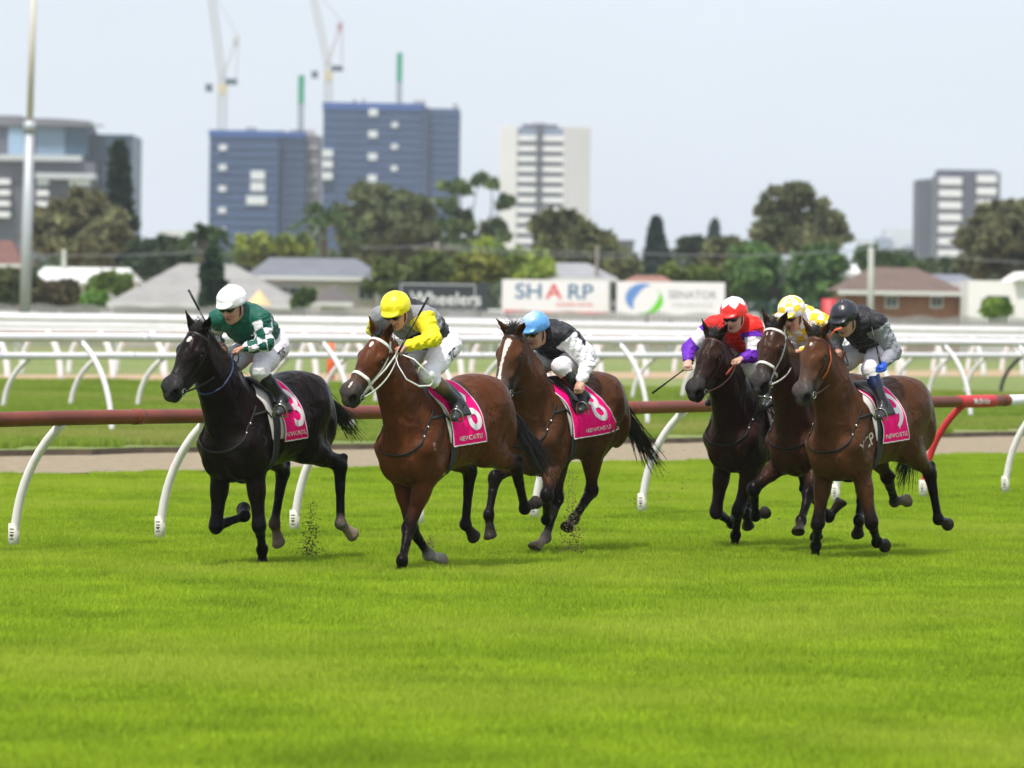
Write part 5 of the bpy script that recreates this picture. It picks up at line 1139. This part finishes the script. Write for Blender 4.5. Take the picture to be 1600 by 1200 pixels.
board(784, 951, 437.5, 491, 290, 'white advertising board with blue lettering and a red letter A', BW, [('text', NAVY, ('SH', .62, .25, .64, 1.12)), ('text', PRED, ('A', .62, .485, .64, 1.12)), ('text', NAVY, ('RP', .62, .73, .64, 1.12)), ('text', PRED, ('BUSINESS CENTRE', .13, .68, .28, 1.)), ('box', PRED, (.02, .2, .03, .11)), ('box', PRED, (.6, .98, .03, .08)), ('box', PRED, (.2, .6, .04, .07))])
def cres(cx, cy, r, a0, a1, w_, ky):
    o = [(cx+r*math.cos(t), cy+r*ky*math.sin(t)) for t in np.linspace(a0, a1, 16)]; i_ = [(cx+.02+(r-w_*math.sin(math.pi*k/15))*math.cos(t), cy+(r-w_*math.sin(math.pi*k/15))*ky*math.sin(t)) for k, t in enumerate(np.linspace(a1, a0, 16))]; return o+i_[1:-1]
board(963, 1132, 440.5, 497, 288, 'white advertising board with a blue and green swirl emblem', BW, [('poly', PBL, cres(.245, .55, .165, 1.1, 4.1, .085, 2.4)), ('poly', PGR, cres(.265, .48, .165, -2.0, 1.0, .085, 2.4)), ('text', PGY, ('SENATOR', .30, .70, .64, 1.)), ('text', mat('print_palegrey', (.5, .51, .52), .6), ('INSURANCE', .16, .70, .36, 1.3))])
def polev(name, px0, y0, px1, y1, Z_, r0, r1, m_, label, cat, split=None, m2=None):
    b = at(px0, y0, Z_); t = at(px1, y1, Z_); root = empty(name, (b[0], Z_, 0), label=label, cat=cat); o3 = np.array([b[0], Z_, 0]); top = t-o3
    if split is None: m = MB(); m.tube([np.zeros(3), top], [r0, r1], n=12); m.obj('pole', m_, root, smooth=True)
    else:
        s_ = at(px0+(px1-px0)*(y0-split)/(y0-y1), split, Z_)-o3; m = MB(); m.tube([np.zeros(3), s_], [r0, (r0+r1)/2], n=14); m.obj('pole', m_, root, smooth=True)
        m = MB(); m.tube([s_-np.array([0, 0, .25]), s_+np.array([0, 0, .25])], r0*1.05, n=14); m.obj('collar', m_, root, smooth=True); m = MB(); m.tube([s_, top], [r1*.95, r1*.8], n=14); m.obj('mast', m2, root, smooth=True)
    return root, o3, top
polev('light_pole', 38, 492, 54, -60, 262, .27, .17, mat('galvanised', (.42, .44, .47), .45, metal=.2, noise=(.8, .08)), 'tall two part light pole rising out of the picture at left', 'light pole', 198, mat('cream_paint', (.56, .52, .45), .5))
polev('power_pole', 1361, 480, 1361, 386, 283, .18, .14, mat('concrete_pole', (.36, .38, .33), .8, noise=(2, .12)), 'pale concrete power pole in front of the brown roofed house', 'pole')
r_, o3, top = polev('power_pole', 683, 450, 683, 378, 300, .16, .13, mat('timber_pole', (.17, .14, .12), .85, noise=(2, .2)), 'timber power pole with a crossarm above the black board', 'pole')
m = MB(); m.box((0, 0, top[2]-.35), (2.6, .12, .14)); m.obj('crossarm', mat('timber_pole'), r_)
polev('power_pole', 100, 445, 100, 390, 350, .17, .13, mat('concrete_pole'), 'slim pale pole in front of the dark trees at far left', 'pole')
polev('power_pole', 932, 450, 933, 384, 330, .12, .1, mat('timber_pole'), 'thin dark pole behind the white board with blue lettering', 'pole')
WIRE = mat('wire', (.20, .21, .22), .6)
for (p0, q0, p1, q1, sg, lb) in ((560, 386, 683, 381, 3, 'overhead wire from the left to the timber pole'), (683, 381, 1000, 395, 4, 'overhead wire sagging right of the timber pole'), (683, 386, 1000, 402, 4, 'lower overhead wire right of the timber pole'), (1000, 396, 1361, 389, 6, 'overhead wire running to the concrete pole'), (1361, 389, 1640, 412, 3, 'overhead wire right of the concrete pole'), (60, 398, 330, 392, 4, 'overhead wire across the dark trees at left')):
    a, b = at(p0, q0, 298), at(p1, q1, 298); P_ = [lerp(a, b, t)-np.array([0, 0, sg/30.*4*t*(1-t)])-a for t in np.linspace(0, 1, 14)]; m = MB(); m.tube(P_, .022, n=5); o = m.obj('overhead_wire', WIRE, None, label=lb, cat='wire'); o.location = a
# long grey picket fence in front of the houses
root = empty('picket_fence', (0, 262, 0), label='long low grey picket fence along the foot of the houses', cat='fence'); m = MB(); gp = mat('weathered_picket', (.33, .32, .31), .8, noise=(.7, .5, (.12, .13, .11)))
for x in np.arange(-32, 32, .22):
    z_ = at(800+x/262*FPX, 486.0+.0135*(x/262*FPX), 262)[2]*(1+.03*math.sin(x*3.1)); m.box((x, 0, z_/2), (.14, .03, z_))
m.obj('pickets', gp, root); m = MB(); m.box((0, .05, 1.75), (64, .05, .10)); m.box((0, .05, .8), (64, .05, .10)); m.obj('fence_rail', gp, root)
for x in np.arange(-31, 32, 6.2): m = MB(); m.box((x, .12, 1.0), (.14, .14, 1.95)); m.obj('post', mat('fence_post_white', (.6, .58, .57), .7), root)
# green mesh fence right of centre
a, b = at(1135, 470, 276), at(1310, 473, 276); root = empty('mesh_fence', (a[0], 276, 0), label='dark green mesh fence behind the red and yellow caps', cat='fence'); m = MB(); L_ = b[0]-a[0]; fg = mat('fence_green', (.05, .11, .09), .6)
for x in np.linspace(0, L_, 6): m2_ = MB(); m2_.box((x, 0, a[2]/2), (.10, .10, a[2])); m2_.obj('post', fg, root)
for z in (.55, 1.2, 1.85, a[2]-.05): m.box((L_/2, 0.06, z), (L_, .04, .05))
for x in np.arange(0, L_, .12): m.box((x, .1, a[2]/2), (.012, .012, a[2]-.1))
m.obj('mesh_panel', fg, root)

# ------------------------------------------------------------------ towers
def slab(m, x0, x1, y0, y1, z0, z1, mi=0): m.box(((x0+x1)/2, (y0+y1)/2, (z0+z1)/2), (abs(x1-x0), abs(y1-y0), abs(z1-z0)), mi)
class Tower:
    def __init__(s, name, px, Z_, label, cat='tower', group='towers on the skyline'):
        s.Z = Z_; s.x = at(px, 480, Z_)[0]; s.px = px; s.root = empty(name, (s.x, Z_, 0), label=label, cat=cat, group=group)
    def X(s, px): return at(px, 480, s.Z)[0]-s.x
    def Zz(s, py): return at(s.px, py, s.Z)[2]
    def blk(s, name, px0, px1, ytop, m_, y0=0., dep=22., zb=0.):
        m = MB(); slab(m, s.X(px0), s.X(px1), y0, y0+dep, zb, s.Zz(ytop)); return m.obj(name, m_, s.root)
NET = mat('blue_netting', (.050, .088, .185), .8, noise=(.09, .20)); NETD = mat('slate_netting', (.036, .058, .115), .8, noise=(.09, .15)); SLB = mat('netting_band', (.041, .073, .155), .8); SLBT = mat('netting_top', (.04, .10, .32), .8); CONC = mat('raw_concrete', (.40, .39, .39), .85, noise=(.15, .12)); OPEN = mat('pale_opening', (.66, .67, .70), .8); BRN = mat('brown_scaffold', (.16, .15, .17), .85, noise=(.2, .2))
def bands(T_, px0, px1, ytop, step, m_, y=-.15, th=.25, par='band', zmin=6):
    z = T_.Zz(ytop)-step; i = 0; m = MB()
    while z > zmin: slab(m, T_.X(px0)+.1, T_.X(px1)-.1, y, y+.2, z, z+th); z -= step
    m.obj(par, m_, T_.root)
T1 = Tower('construction_tower', 410, 1250, 'left construction tower wrapped in blue netting under a crane')
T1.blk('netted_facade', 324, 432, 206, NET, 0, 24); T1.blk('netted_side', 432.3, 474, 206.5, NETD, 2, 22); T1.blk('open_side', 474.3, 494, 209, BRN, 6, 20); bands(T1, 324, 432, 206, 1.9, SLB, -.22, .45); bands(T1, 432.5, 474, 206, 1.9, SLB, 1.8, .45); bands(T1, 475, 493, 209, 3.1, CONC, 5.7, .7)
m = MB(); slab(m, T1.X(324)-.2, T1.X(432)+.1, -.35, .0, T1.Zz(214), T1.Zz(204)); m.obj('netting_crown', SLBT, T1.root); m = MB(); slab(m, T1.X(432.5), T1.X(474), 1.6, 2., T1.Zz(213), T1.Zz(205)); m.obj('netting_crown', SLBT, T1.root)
for y in (231, 262, 295, 329, 360): m = MB(); slab(m, T1.X(339), T1.X(351), -.5, -.2, T1.Zz(y+5), T1.Zz(y-4)); m.obj('opening', OPEN, T1.root)
for y in (274, 292, 313): m = MB(); slab(m, T1.X(389 if y < 300 else 383), T1.X(411 if y < 300 else 414), -.6, -.2, T1.Zz(y+7), T1.Zz(y-7)); m.obj('opening', OPEN, T1.root)
for (p0, p1, yt) in ((377, 392, 197), (447, 484, 200), (430, 437, 201)): T1.blk('roof_structure', p0, p1, yt, CONC, 8, 8, T1.Zz(210))
T2 = Tower('construction_tower', 607, 1350, 'taller right construction tower wrapped in blue netting')
T2.blk('netted_facade', 501, 660, 163, NET, 0, 26); T2.blk('netted_side', 660.4, 714, 168, NET, 1.2, 24); bands(T2, 501, 660, 163, 1.9, SLB, -.22, .45); bands(T2, 661, 713, 168, 1.9, SLB, 1.0, .45)
m = MB(); slab(m, T2.X(655), T2.X(666), -.5, 1.4, 0, T2.Zz(167)); m.obj('hoist_shaft', NETD, T2.root)
m = MB(); slab(m, T2.X(501)-.2, T2.X(660)+.1, -.35, 0., T2.Zz(172), T2.Zz(161)); m.obj('netting_crown', SLBT, T2.root)
for x, ys in ((579, (176, 210, 245, 279)), (613, (195, 229, 263))):
    for y in ys: m = MB(); r_ = 7 if x == 579 else 5; slab(m, T2.X(x-r_), T2.X(x+r_), -.5, -.2, T2.Zz(y+r_*.8), T2.Zz(y-r_*.8)); m.obj('opening', OPEN, T2.root)
for y in (241, 258, 276): m = MB(); slab(m, T2.X(494), T2.X(517), -1.5, -.3, T2.Zz(y+6), T2.Zz(y-6)); m.obj('loading_platform', OPEN, T2.root)
for (p0, p1, yt) in ((641, 659, 154), (703, 710, 158), (545, 550, 154), (560, 563, 152)): T2.blk('roof_structure', p0, p1, yt, CONC, 8, 6, T2.Zz(170))
# white residential tower
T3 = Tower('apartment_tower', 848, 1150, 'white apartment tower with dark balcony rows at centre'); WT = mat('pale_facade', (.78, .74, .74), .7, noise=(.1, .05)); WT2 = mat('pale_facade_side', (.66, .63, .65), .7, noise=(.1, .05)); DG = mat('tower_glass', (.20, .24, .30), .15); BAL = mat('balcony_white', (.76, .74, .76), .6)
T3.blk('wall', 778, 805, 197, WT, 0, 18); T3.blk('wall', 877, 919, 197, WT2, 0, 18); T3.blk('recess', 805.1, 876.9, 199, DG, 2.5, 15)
z = T3.Zz(200); i = 0
while z > 8:
    m = MB(); slab(m, T3.X(805.2), T3.X(835), .4, 2.5, z-2.7, z-1.5); m.obj('balcony', BAL, T3.root); m = MB(); slab(m, T3.X(843), T3.X(876.8), .4, 2.5, z-2.7, z-1.5); m.obj('balcony', BAL, T3.root); z -= 3.05*.68*1.0 if False else 2.07
m = MB(); slab(m, T3.X(835.3), T3.X(842.7), -.4, 2.4, 0, T3.Zz(194)); m.obj('fin', mat('dark_fin', (.11, .11, .13), .6), T3.root)
for p in np.linspace(781, 803, 5): m = MB(); slab(m, T3.X(p), T3.X(p+1.3), -.12, -.02, 0, T3.Zz(199)); m.obj('rib', WT2, T3.root)
for p in np.linspace(881, 916, 7): m = MB(); slab(m, T3.X(p), T3.X(p+1.5), -.12, -.02, 0, T3.Zz(199)); m.obj('rib', mat('facade_groove', (.44, .43, .43), .7), T3.root)
T3.blk('roof_structure', 812, 868, 193, mat('dark_fin'), 6, 8, T3.Zz(199)); T3.blk('roof_structure', 828, 850, 190, CONC, 8, 5, T3.Zz(193))
# right tower
T4 = Tower('apartment_tower', 1500, 1300, 'dark and white apartment tower at right'); DGY = mat('dark_cladding', (.085, .088, .115), .6, noise=(.12, .12)); DG2 = mat('mid_cladding', (.14, .145, .175), .6, noise=(.12, .1))
T4.blk('wall', 1434, 1449, 281, DGY, 0, 20); T4.blk('wall', 1449.3, 1464, 279, DG2, 1, 20); T4.blk('wall', 1464.3, 1502, 273, DGY, 3, 18); T4.blk('wall', 1502.3, 1523, 266, DGY, 1, 20); T4.blk('wall', 1523.3, 1562, 268, DG2, 3, 18); T4.blk('roof_structure', 1466, 1556, 264.5, DGY, 5, 12, T4.Zz(274))
for (p0, p1, yt, yb) in ((1465, 1501, 277, 405), (1524, 1555, 273, 345)):
    z = T4.Zz(yt); zb = T4.Zz(yb)
    while z > zb: m = MB(); slab(m, T4.X(p0), T4.X(p1), 1.2, 3., z-1.75, z); m.obj('balcony', BAL, T4.root); z -= 2.75
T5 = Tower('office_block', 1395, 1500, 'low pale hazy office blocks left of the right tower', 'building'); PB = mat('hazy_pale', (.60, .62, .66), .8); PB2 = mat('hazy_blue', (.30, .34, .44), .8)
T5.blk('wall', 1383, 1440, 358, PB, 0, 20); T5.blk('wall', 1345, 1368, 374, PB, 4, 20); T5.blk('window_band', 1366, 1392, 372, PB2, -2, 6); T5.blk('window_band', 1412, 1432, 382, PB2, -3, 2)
T6 = Tower('office_block', 965, 1000, 'small flat grey brown block behind the spreading tree', 'building'); T6.blk('wall', 945, 989, 377, mat('greybrown', (.25, .22, .25), .8), 0, 12); T6.blk('roof', 943, 991, 375, DGY, -1, 14, T6.Zz(378))
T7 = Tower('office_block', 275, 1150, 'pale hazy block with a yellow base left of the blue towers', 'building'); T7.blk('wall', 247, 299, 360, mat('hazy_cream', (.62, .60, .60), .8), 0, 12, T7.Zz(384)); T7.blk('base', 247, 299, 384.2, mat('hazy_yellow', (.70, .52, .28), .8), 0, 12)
# left office complex
T8 = Tower('office_complex', 80, 950, 'large blue glass office complex behind the light pole at far left', 'office building'); GL1 = mat('office_glass', (.04, .085, .125), .25, noise=(.1, .15)); GL2 = mat('pale_glass', (.30, .43, .56), .2, noise=(.1, .06)); FR = mat('office_frame', (.115, .115, .14), .6); LED = mat('office_ledge', (.50, .51, .54), .7)
T8.blk('wall', -40, 132, 196, FR, 2, 22); T8.blk('wall', 132.2, 200, 207, GL1, 6, 24); T8.blk('glass_panel', 8, 34, 199, GL2, 1.6, .4, T8.Zz(242)); T8.blk('glass_panel', 52, 97, 199, GL2, 1.6, .4, T8.Zz(242)); T8.blk('glass_panel', 98, 132, 199, GL1, 1.5, .5, T8.Zz(243))
m = MB(); n_ = 10
for i in range(n_): a0, a1 = 28+(135-28)*i/n_, 28+(135-28)*(i+1)/n_; slab(m, T8.X(a0), T8.X(a1)-.001, 0, 14, T8.Zz(197), T8.Zz(185+3.*((i-3)/6.)**2))
slab(m, T8.X(-40), T8.X(28)-.01, 1, 14, T8.Zz(197), T8.Zz(181)); m.obj('roof', mat('roof_fascia', (.17, .165, .19), .6), T8.root); T8.blk('canopy', 134, 153, 192, LED, 3, 6, T8.Zz(194.5)); T8.blk('ledge', -40, 126, 243, LED, -3, 10, T8.Zz(252)); T8.blk('lower_wall', -40, 146, 253, FR, -1, 12)
T8.blk('ledge', 56, 148, 271, LED, -4, 8, T8.Zz(280))
for y in range(4):
    for (p0, p1) in ((-12, 16), (58, 76), (108, 140)):
        m = MB(); yt = 281+y*17; slab(m, T8.X(p0), T8.X(p1), -3.5, -1.1, T8.Zz(yt+9), T8.Zz(yt)); m.obj('balcony', mat('balcony_white'), T8.root)
m = MB()
for p in np.linspace(136, 198, 26): slab(m, T8.X(p), T8.X(p+.35), 5.85, 5.98, 0, T8.Zz(209))
for p in np.linspace(53, 96, 16): slab(m, T8.X(p), T8.X(p+.35), 1.45, 1.58, T8.Zz(241), T8.Zz(200))
m.obj('mullions', FR, T8.root)
# cranes and hoist masts on the construction towers
CRN = mat('crane_pale', (.52, .50, .48), .6); CRD = mat('crane_dark', (.10, .12, .16), .6); CRR = mat('crane_red', (.46, .27, .29), .6); GRN = mat('green_sheeting', (.04, .30, .17), .7)
def lattice(m, a, b, w_, n_):
    a, b = np.asarray(a, float), np.asarray(b, float); u = (b-a)/np.linalg.norm(b-a); s = np.cross(u, [0, 1., 0]); s /= np.linalg.norm(s); t = np.cross(u, s); cs = [s*w_+t*w_, s*w_-t*w_, -s*w_-t*w_, -s*w_+t*w_]
    for c in cs: m.tube([a+c, b+c], .13, n=4)
    for i in range(n_):
        p, q_ = lerp(a, b, i/n_), lerp(a, b, (i+1)/n_)
        for j in range(4): m.tube([p+cs[j], q_+cs[(j+1) % 4]], .07, n=4)
def crane(pxm, ybase, ytop, jib_px, jib_y, Z_, T_, label, af):
    x = T_.X(pxm)+T_.x; root = empty('tower_crane', (x, Z_+6, 0), label=label, cat='crane', group='tower cranes over the construction towers'); zt = at(pxm, ytop, Z_)[2]; zb = at(pxm, ybase, Z_)[2]-4
    m = MB(); lattice(m, (0, 0, zb), (0, 0, zt), .8, 14); m.obj('mast', CRN, root); m = MB(); lattice(m, (0, 0, zt), (at(jib_px, jib_y, Z_)[0]-x, 0, at(jib_px, jib_y, Z_)[2]), .65, 22); m.obj('jib', CRN, root)
    P = lambda px, py: np.array([at(px, py, Z_)[0]-x, 0, at(px, py, Z_)[2]])
    m = MB(); m.box((P(pxm+20, 0)[0], 0, P(0, ytop-5)[2]), (P(pxm+20, 0)[0]*1.35, 2.2, 1.3)); m.obj('machinery_deck', CRD, root); m = MB(); m.box((P(pxm-15, 0)[0], 0, P(0, ytop+5)[2]), (1.5, 1.8, 1.7)); m.obj('cab', CRD, root)
    m = MB(); m.box((0, 0, P(0, ytop+6)[2]), (2.0, 2.0, 2.4)); m.obj('slewing_ring', mat('crane_cream', (.60, .52, .36), .6), root)
    m = MB(); apex = P(*af); m.tube([P(pxm+2, ytop), apex], .18, n=5); m.tube([P(pxm+26, ytop-6), apex], .12, n=4); m.tube([apex, P(lerp(pxm, jib_px, .9), lerp(ytop, jib_y, .9))], .08, n=4); m.box(tuple(apex-np.array([.6, 0, 1.2])), (1.0, .8, 1.8)); m.obj('a_frame', CRR if pxm > 400 else CRN, root)
crane(341, 206, 126, 324, -40, 1250, T1, 'left tower crane with its jib raised over the blue tower', (370, 54))
crane(507, 163, 103, 481, -40, 1350, T2, 'right tower crane with its jib raised beside the taller blue tower', (533, 32))
def hoist(px, ytop, ymid, ybase, Z_, lb):
    x = at(px, 480, Z_)[0]; root = empty('hoist_mast', (x, Z_+8, 0), label=lb, cat='mast'); a = at(px, ytop, Z_)[2]; b = at(px, ymid, Z_)[2]; c = at(px, ybase, Z_)[2]-4; m = MB(); m.box((0, 0, (a+b)/2), (1.35, 1.35, a-b)); m.obj('sheeting', GRN, root); m = MB(); lattice(m, (0, 0, c), (0, 0, b), .45, 10); m.obj('mast', CRD, root)
hoist(464, 115, 160, 204, 1250, 'green sheeted hoist mast on the left blue tower'); hoist(618, 80, 126, 165, 1350, 'green sheeted hoist mast on the taller blue tower')
# ------------------------------------------------------------------ the field
HX[1]['tail'] = np.array([-.50, .12, -.34]); HX[2]['tail'] = np.array([-.40, .30, -.66]); HX[3]['tail'] = np.array([-.62, .14, -.66]); HX[6]['tail'] = np.array([-.10, -.16, -.78])
HX[4]['ears'] = (.12, .5); HX[5]['ears'] = (.16, .45); HX[1]['ears'] = (.10, .40); HX[2]['ears'] = (.10, .36); HX[3]['ears'] = (.06, .5); HX[6]['ears'] = (.12, .5)
SK_ = (.42, .36, .30)
HX[1]['socks'] = {'Hn': (1, (.42, .34, .27)), 'Hf': (1, (.20, .13, .09))}; HX[2]['socks'] = {'Ff': (1, (.66, .62, .58))}; HX[3]['socks'] = {'Hf': (1, (.50, .38, .30))}; HX[6]['socks'] = {'Hf': (1, (.20, .15, .10))}
HX[1]['noseband'] = False; HX[1]['neckstrap'] = True; HX[2]['bridle_w'] = .0125; HX[5]['bridle_w'] = .012; HX[3]['noseband'] = False; HX[4]['noseband'] = False; HX[6]['noseband'] = False
SPEC = [(1, 'seal', 'star', 'near black racehorse with a small white star, leading at left', (.012, .009, .008), '3', (.62, .57, .55), 0, 'jockey in green silks with white checked sleeves and a white cap'),
 (2, 'bay', 'stars', 'bay racehorse in a white bridle wearing pink cloth number 6', (.70, .68, .62), '6', (.55, .54, .47), 0, 'jockey with yellow cap and yellow sleeves leaning over a bay horse'),
 (3, 'lbay', 'blaze', 'bay racehorse with a long white blaze, third from the left', (.014, .010, .009), '8', (.60, .52, .52), .38, 'jockey with light blue cap, black body and white sleeves'),
 (4, 'dbrown', 'none', 'near black racehorse with a brown bridle, leftmost of the right hand trio', (.06, .022, .012), '1', (.50, .48, .46), 0, 'jockey in red with purple sleeves and a red and white star cap'),
 (5, 'dbay', 'fleck', 'dark bay racehorse in a white bridle, in the middle of the right hand trio', (.66, .64, .58), '4', (.50, .48, .46), 0, 'jockey in yellow and white checks half hidden behind two horses'),
 (6, 'lbay', 'snip', 'brown racehorse with a red brown bridle and pink cloth, rightmost of all', (.07, .022, .012), '9', (.60, .57, .54), 0, 'jockey with black cap, black body, grey sleeves and a blue glove')]
for (n, co, mk, lb, tc, num, pad_, fl, jl) in SPEC:
    H = HX[n]; build_horse(n, H, co, mk, lb, tc, num); tack(n, H, tc, num, pad=pad_, flare=fl, cf={1: .36, 2: .51, 3: .51, 4: .46, 5: .46, 6: .45}[n]); _, JJ = build_jockey(n, JX[n], H, STY[n], jl)
    hands = [JJ['Sn'][2], JJ['Sf'][2]]
    if n == 3: hands[0] = lerp(H['J']['T'](.40, .05, 1.56), JJ['Sf'][2], .6)
    if n == 6: hands[0] = JJ['Sf'][2]+np.array([0, .06, 0])
    if n == 4: hands[1] = JJ['Sn'][2]+np.array([0, -.07, 0])
    reins(H, hands, tc, n)
    if n == 2:          # the long white rein loop hanging beside the knee
        fr = H['f']; m = MB(); m.tube([fr.plane(q('R2', x, y), yy) for x, y, yy in ((300, 320, .12), (312, 360, .20), (345, 415, .27), (395, 443, .31), (440, 441, .33), (452, 424, .33), (425, 385, .32), (375, 335, .26), (325, 315, .15))], .008, n=6, flat=.5, nrm=np.array([0, 1., 0])); m.obj('rein_loop', mat('tack_2'), H['root'], smooth=True)
        m = MB(); m.tube([H['bits'][1], fr.plane(q('R2', 215, 425), .16), fr.plane(q('R2', 262, 375), .17), fr.plane(q('R2', 298, 325), .14), hands[0]], .010, n=6, flat=.4, nrm=np.array([0, 1., 0])); m.obj('reins', mat('tack_2'), H['root'], smooth=True)
    if n in (4, 6):     # rubber rein grips, orange brown
        J = H['J']; b = H['bits'][1]; h_ = hands[0]; m = MB(); m.tube([lerp(b, h_, .62)+np.array([0, .012, -.02]), lerp(b, h_, .8)+np.array([0, .012, -.012]), h_+np.array([0, .01, 0])], .013, n=6, flat=.5, nrm=np.array([0, 1., 0])); m.obj('rein_grip', mat('orange_rubber', (.52, .085, .03), .6), H['root'], smooth=True)
    if n == 6:
        P, A, V, W = J['poll'], J['A'], J['V'], J['W']; m = MB(); P_ = [P+A*.02+W*.10-V*.03, P+W*.14+A*.02+V*.03, P+W*.20-A*.02+V*.08, P+W*.27-A*.03+V*.10]; m.tube(P_, .014, n=6, flat=.4, nrm=V); m.tube([P+A*.05+W*.105-V*.06, P+W*.13+A*.16-V*.13, P+A*.26+W*.11-V*.16, P+A*.34+W*.09-V*.15], .011, n=6, flat=.4, nrm=W); m.obj('rein_grip', mat('orange_rubber'), H['root'], smooth=True)
    if n == 6:   # brand on the shoulder
        pass
def brand(n, body, px, size, colr, rot=0., y=.3):
    H = HX[n]; F = sub(H['F'], (0, H['F'].nh0)); f = H['f']; v2, tr = text_mesh(body, size, .015); c = f.plane(px, y); ux = np.array([-1, 0, 0.]); cr, sr = math.cos(rot), math.sin(rot)
    xx = v2[:, 0]*cr-v2[:, 1]*sr; yy = v2[:, 0]*sr+v2[:, 1]*cr; O = c+np.outer(xx, ux)+np.outer(yy, [0, 0, 1.])+np.array([0, .3, 0]); p = F.trace(O, np.tile([0, -1., 0], (len(O), 1)), .010, n=30); m = MB(); m.add(p, tr); m.obj('brand', mat('brand_hair_%d' % n, colr, .6), H['root'])
brand(6, 'YCP', q('C6', 300, 1005), .15, (.45, .38, .30), .45)
brand(2, '63', q('C2', 165, 905), .075, (.30, .16, .10), -1.5)
brand(1, 'O', q('C1', 340, 985), .13, (.035, .028, .026), 0)

# whips held by three jockeys
def whip(n, a, b, label, r=.014):
    H = HX[n]; f = H['f']; o = empty('whip', tuple(f.o), f.rz, label=label, cat='whip'); m = MB(); a, b = np.asarray(a), np.asarray(b); m.tube([a, lerp(a, b, .25)], .010, n=8); m.obj('handle', mat('black_leather'), o, smooth=True)
    m = MB(); m.tube([lerp(a, b, .25), lerp(a, b, .7)], [.0075, .0075], n=6); m.obj('shaft', mat('whip_shaft', (.02, .02, .02), .4), o, smooth=True); m = MB(); m.tube([lerp(a, b, .68), b], [r, r*1.15], n=8, flat=.5, nrm=np.array([0, 1., 0])); m.obj('flap', mat('black_leather'), o, smooth=True)
f = HX[1]['f']; J1 = HX[1]['JJ']; ha = J1['Sf'][2]; whip(1, ha+np.array([0, 0, -.05]), f.planex(q('R1', 190, 58), ha[0]+.10), 'black whip held upright beside the near black horse\'s head')
f = HX[2]['f']; J2 = HX[2]['JJ']; hb = J2['Sn'][2]; whip(2, hb+np.array([.10, .05, -.03]), f.plane(q('R2', 432, 88), .36), 'black whip slanting up across the yellow sleeved jockey\'s shoulder', .013)
f = HX[4]['f']; J4 = HX[4]['JJ']; hc_ = J4['Sf'][2]; whip(4, hc_+np.array([-.02, .04, .02]), f.planex(q('R4', 52, 476), hc_[0]+.05), 'black whip pointing down left from the purple sleeved hand')
f = HX[6]['f']; J6 = HX[6]['JJ']; hd_ = J6['Sn'][2]; whip(6, hd_, f.planex(q('R5', 425, 120), hd_[0]-.02), 'thin dark whip upright in the blue gloved hand', .007)

# turf kicked up by the hooves
def clods(px, y0, y1, w_, Z_, n, label, seed, bias=1.):
    rg = np.random.default_rng(seed); m = MB(); b = gnd(px, y1, 0.); z1 = at(px, y0, b[1])[2]
    for i in range(n):
        t = rg.random()**bias; p = np.array([rg.normal()*w_*(.35+.65*(1-t)), rg.normal()*.12, .01+z1*t]); s = rg.uniform(.0025, .011)*(1.25-.6*t)
        d = rg.normal(size=(4, 3)); d /= np.linalg.norm(d, axis=1, keepdims=True); V = p+d*s*np.array([1.3, 1, 1]); m.add(V, [(0, 1, 2), (0, 2, 3), (0, 3, 1), (1, 3, 2)])
    o = m.obj('flying_turf', mat('soil_bits', (.085, .055, .022), .95, noise=(50, .6, (.16, .16, .04))), None, kind='stuff', label=label); o.location = b
clods(486, 785, 868, .06, 47, 620, 'soil kicked up behind the near black horse', 1, 1.3)
clods(892, 735, 864, .065, 50, 800, 'soil kicked up behind the blazed horse', 2, 1.1)
clods(672, 838, 862, .03, 47, 130, 'clod of soil behind the number six horse', 3, .8)
clods(1560, 700, 800, .35, 50, 120, 'scattered soil bits at right', 4, 1.)
clods(1180, 640, 820, .6, 50, 150, 'scattered soil bits between the horses', 5, 1.)
clods(1000, 700, 830, .5, 50, 90, 'scattered soil bits in front of the trio', 6, 1.)

# ------------------------------------------------------------------ air
hz = MB(); hz.box((0, 790, 80-1.6), (900, 1630, 160)); hm = bpy.data.materials.new('haze'); hm.use_nodes = True; t = hm.node_tree; t.nodes.clear(); ou = t.nodes.new('ShaderNodeOutputMaterial'); pv = t.nodes.new('ShaderNodeVolumePrincipled')
pv.inputs['Density'].default_value = .00015; pv.inputs['Color'].default_value = (.88, .93, 1.0, 1); pv.inputs['Anisotropy'].default_value = .2; t.links.new(pv.outputs[0], ou.inputs['Volume'])
hz.obj('haze', hm, kind='stuff')
S.cycles.volume_bounces = 0
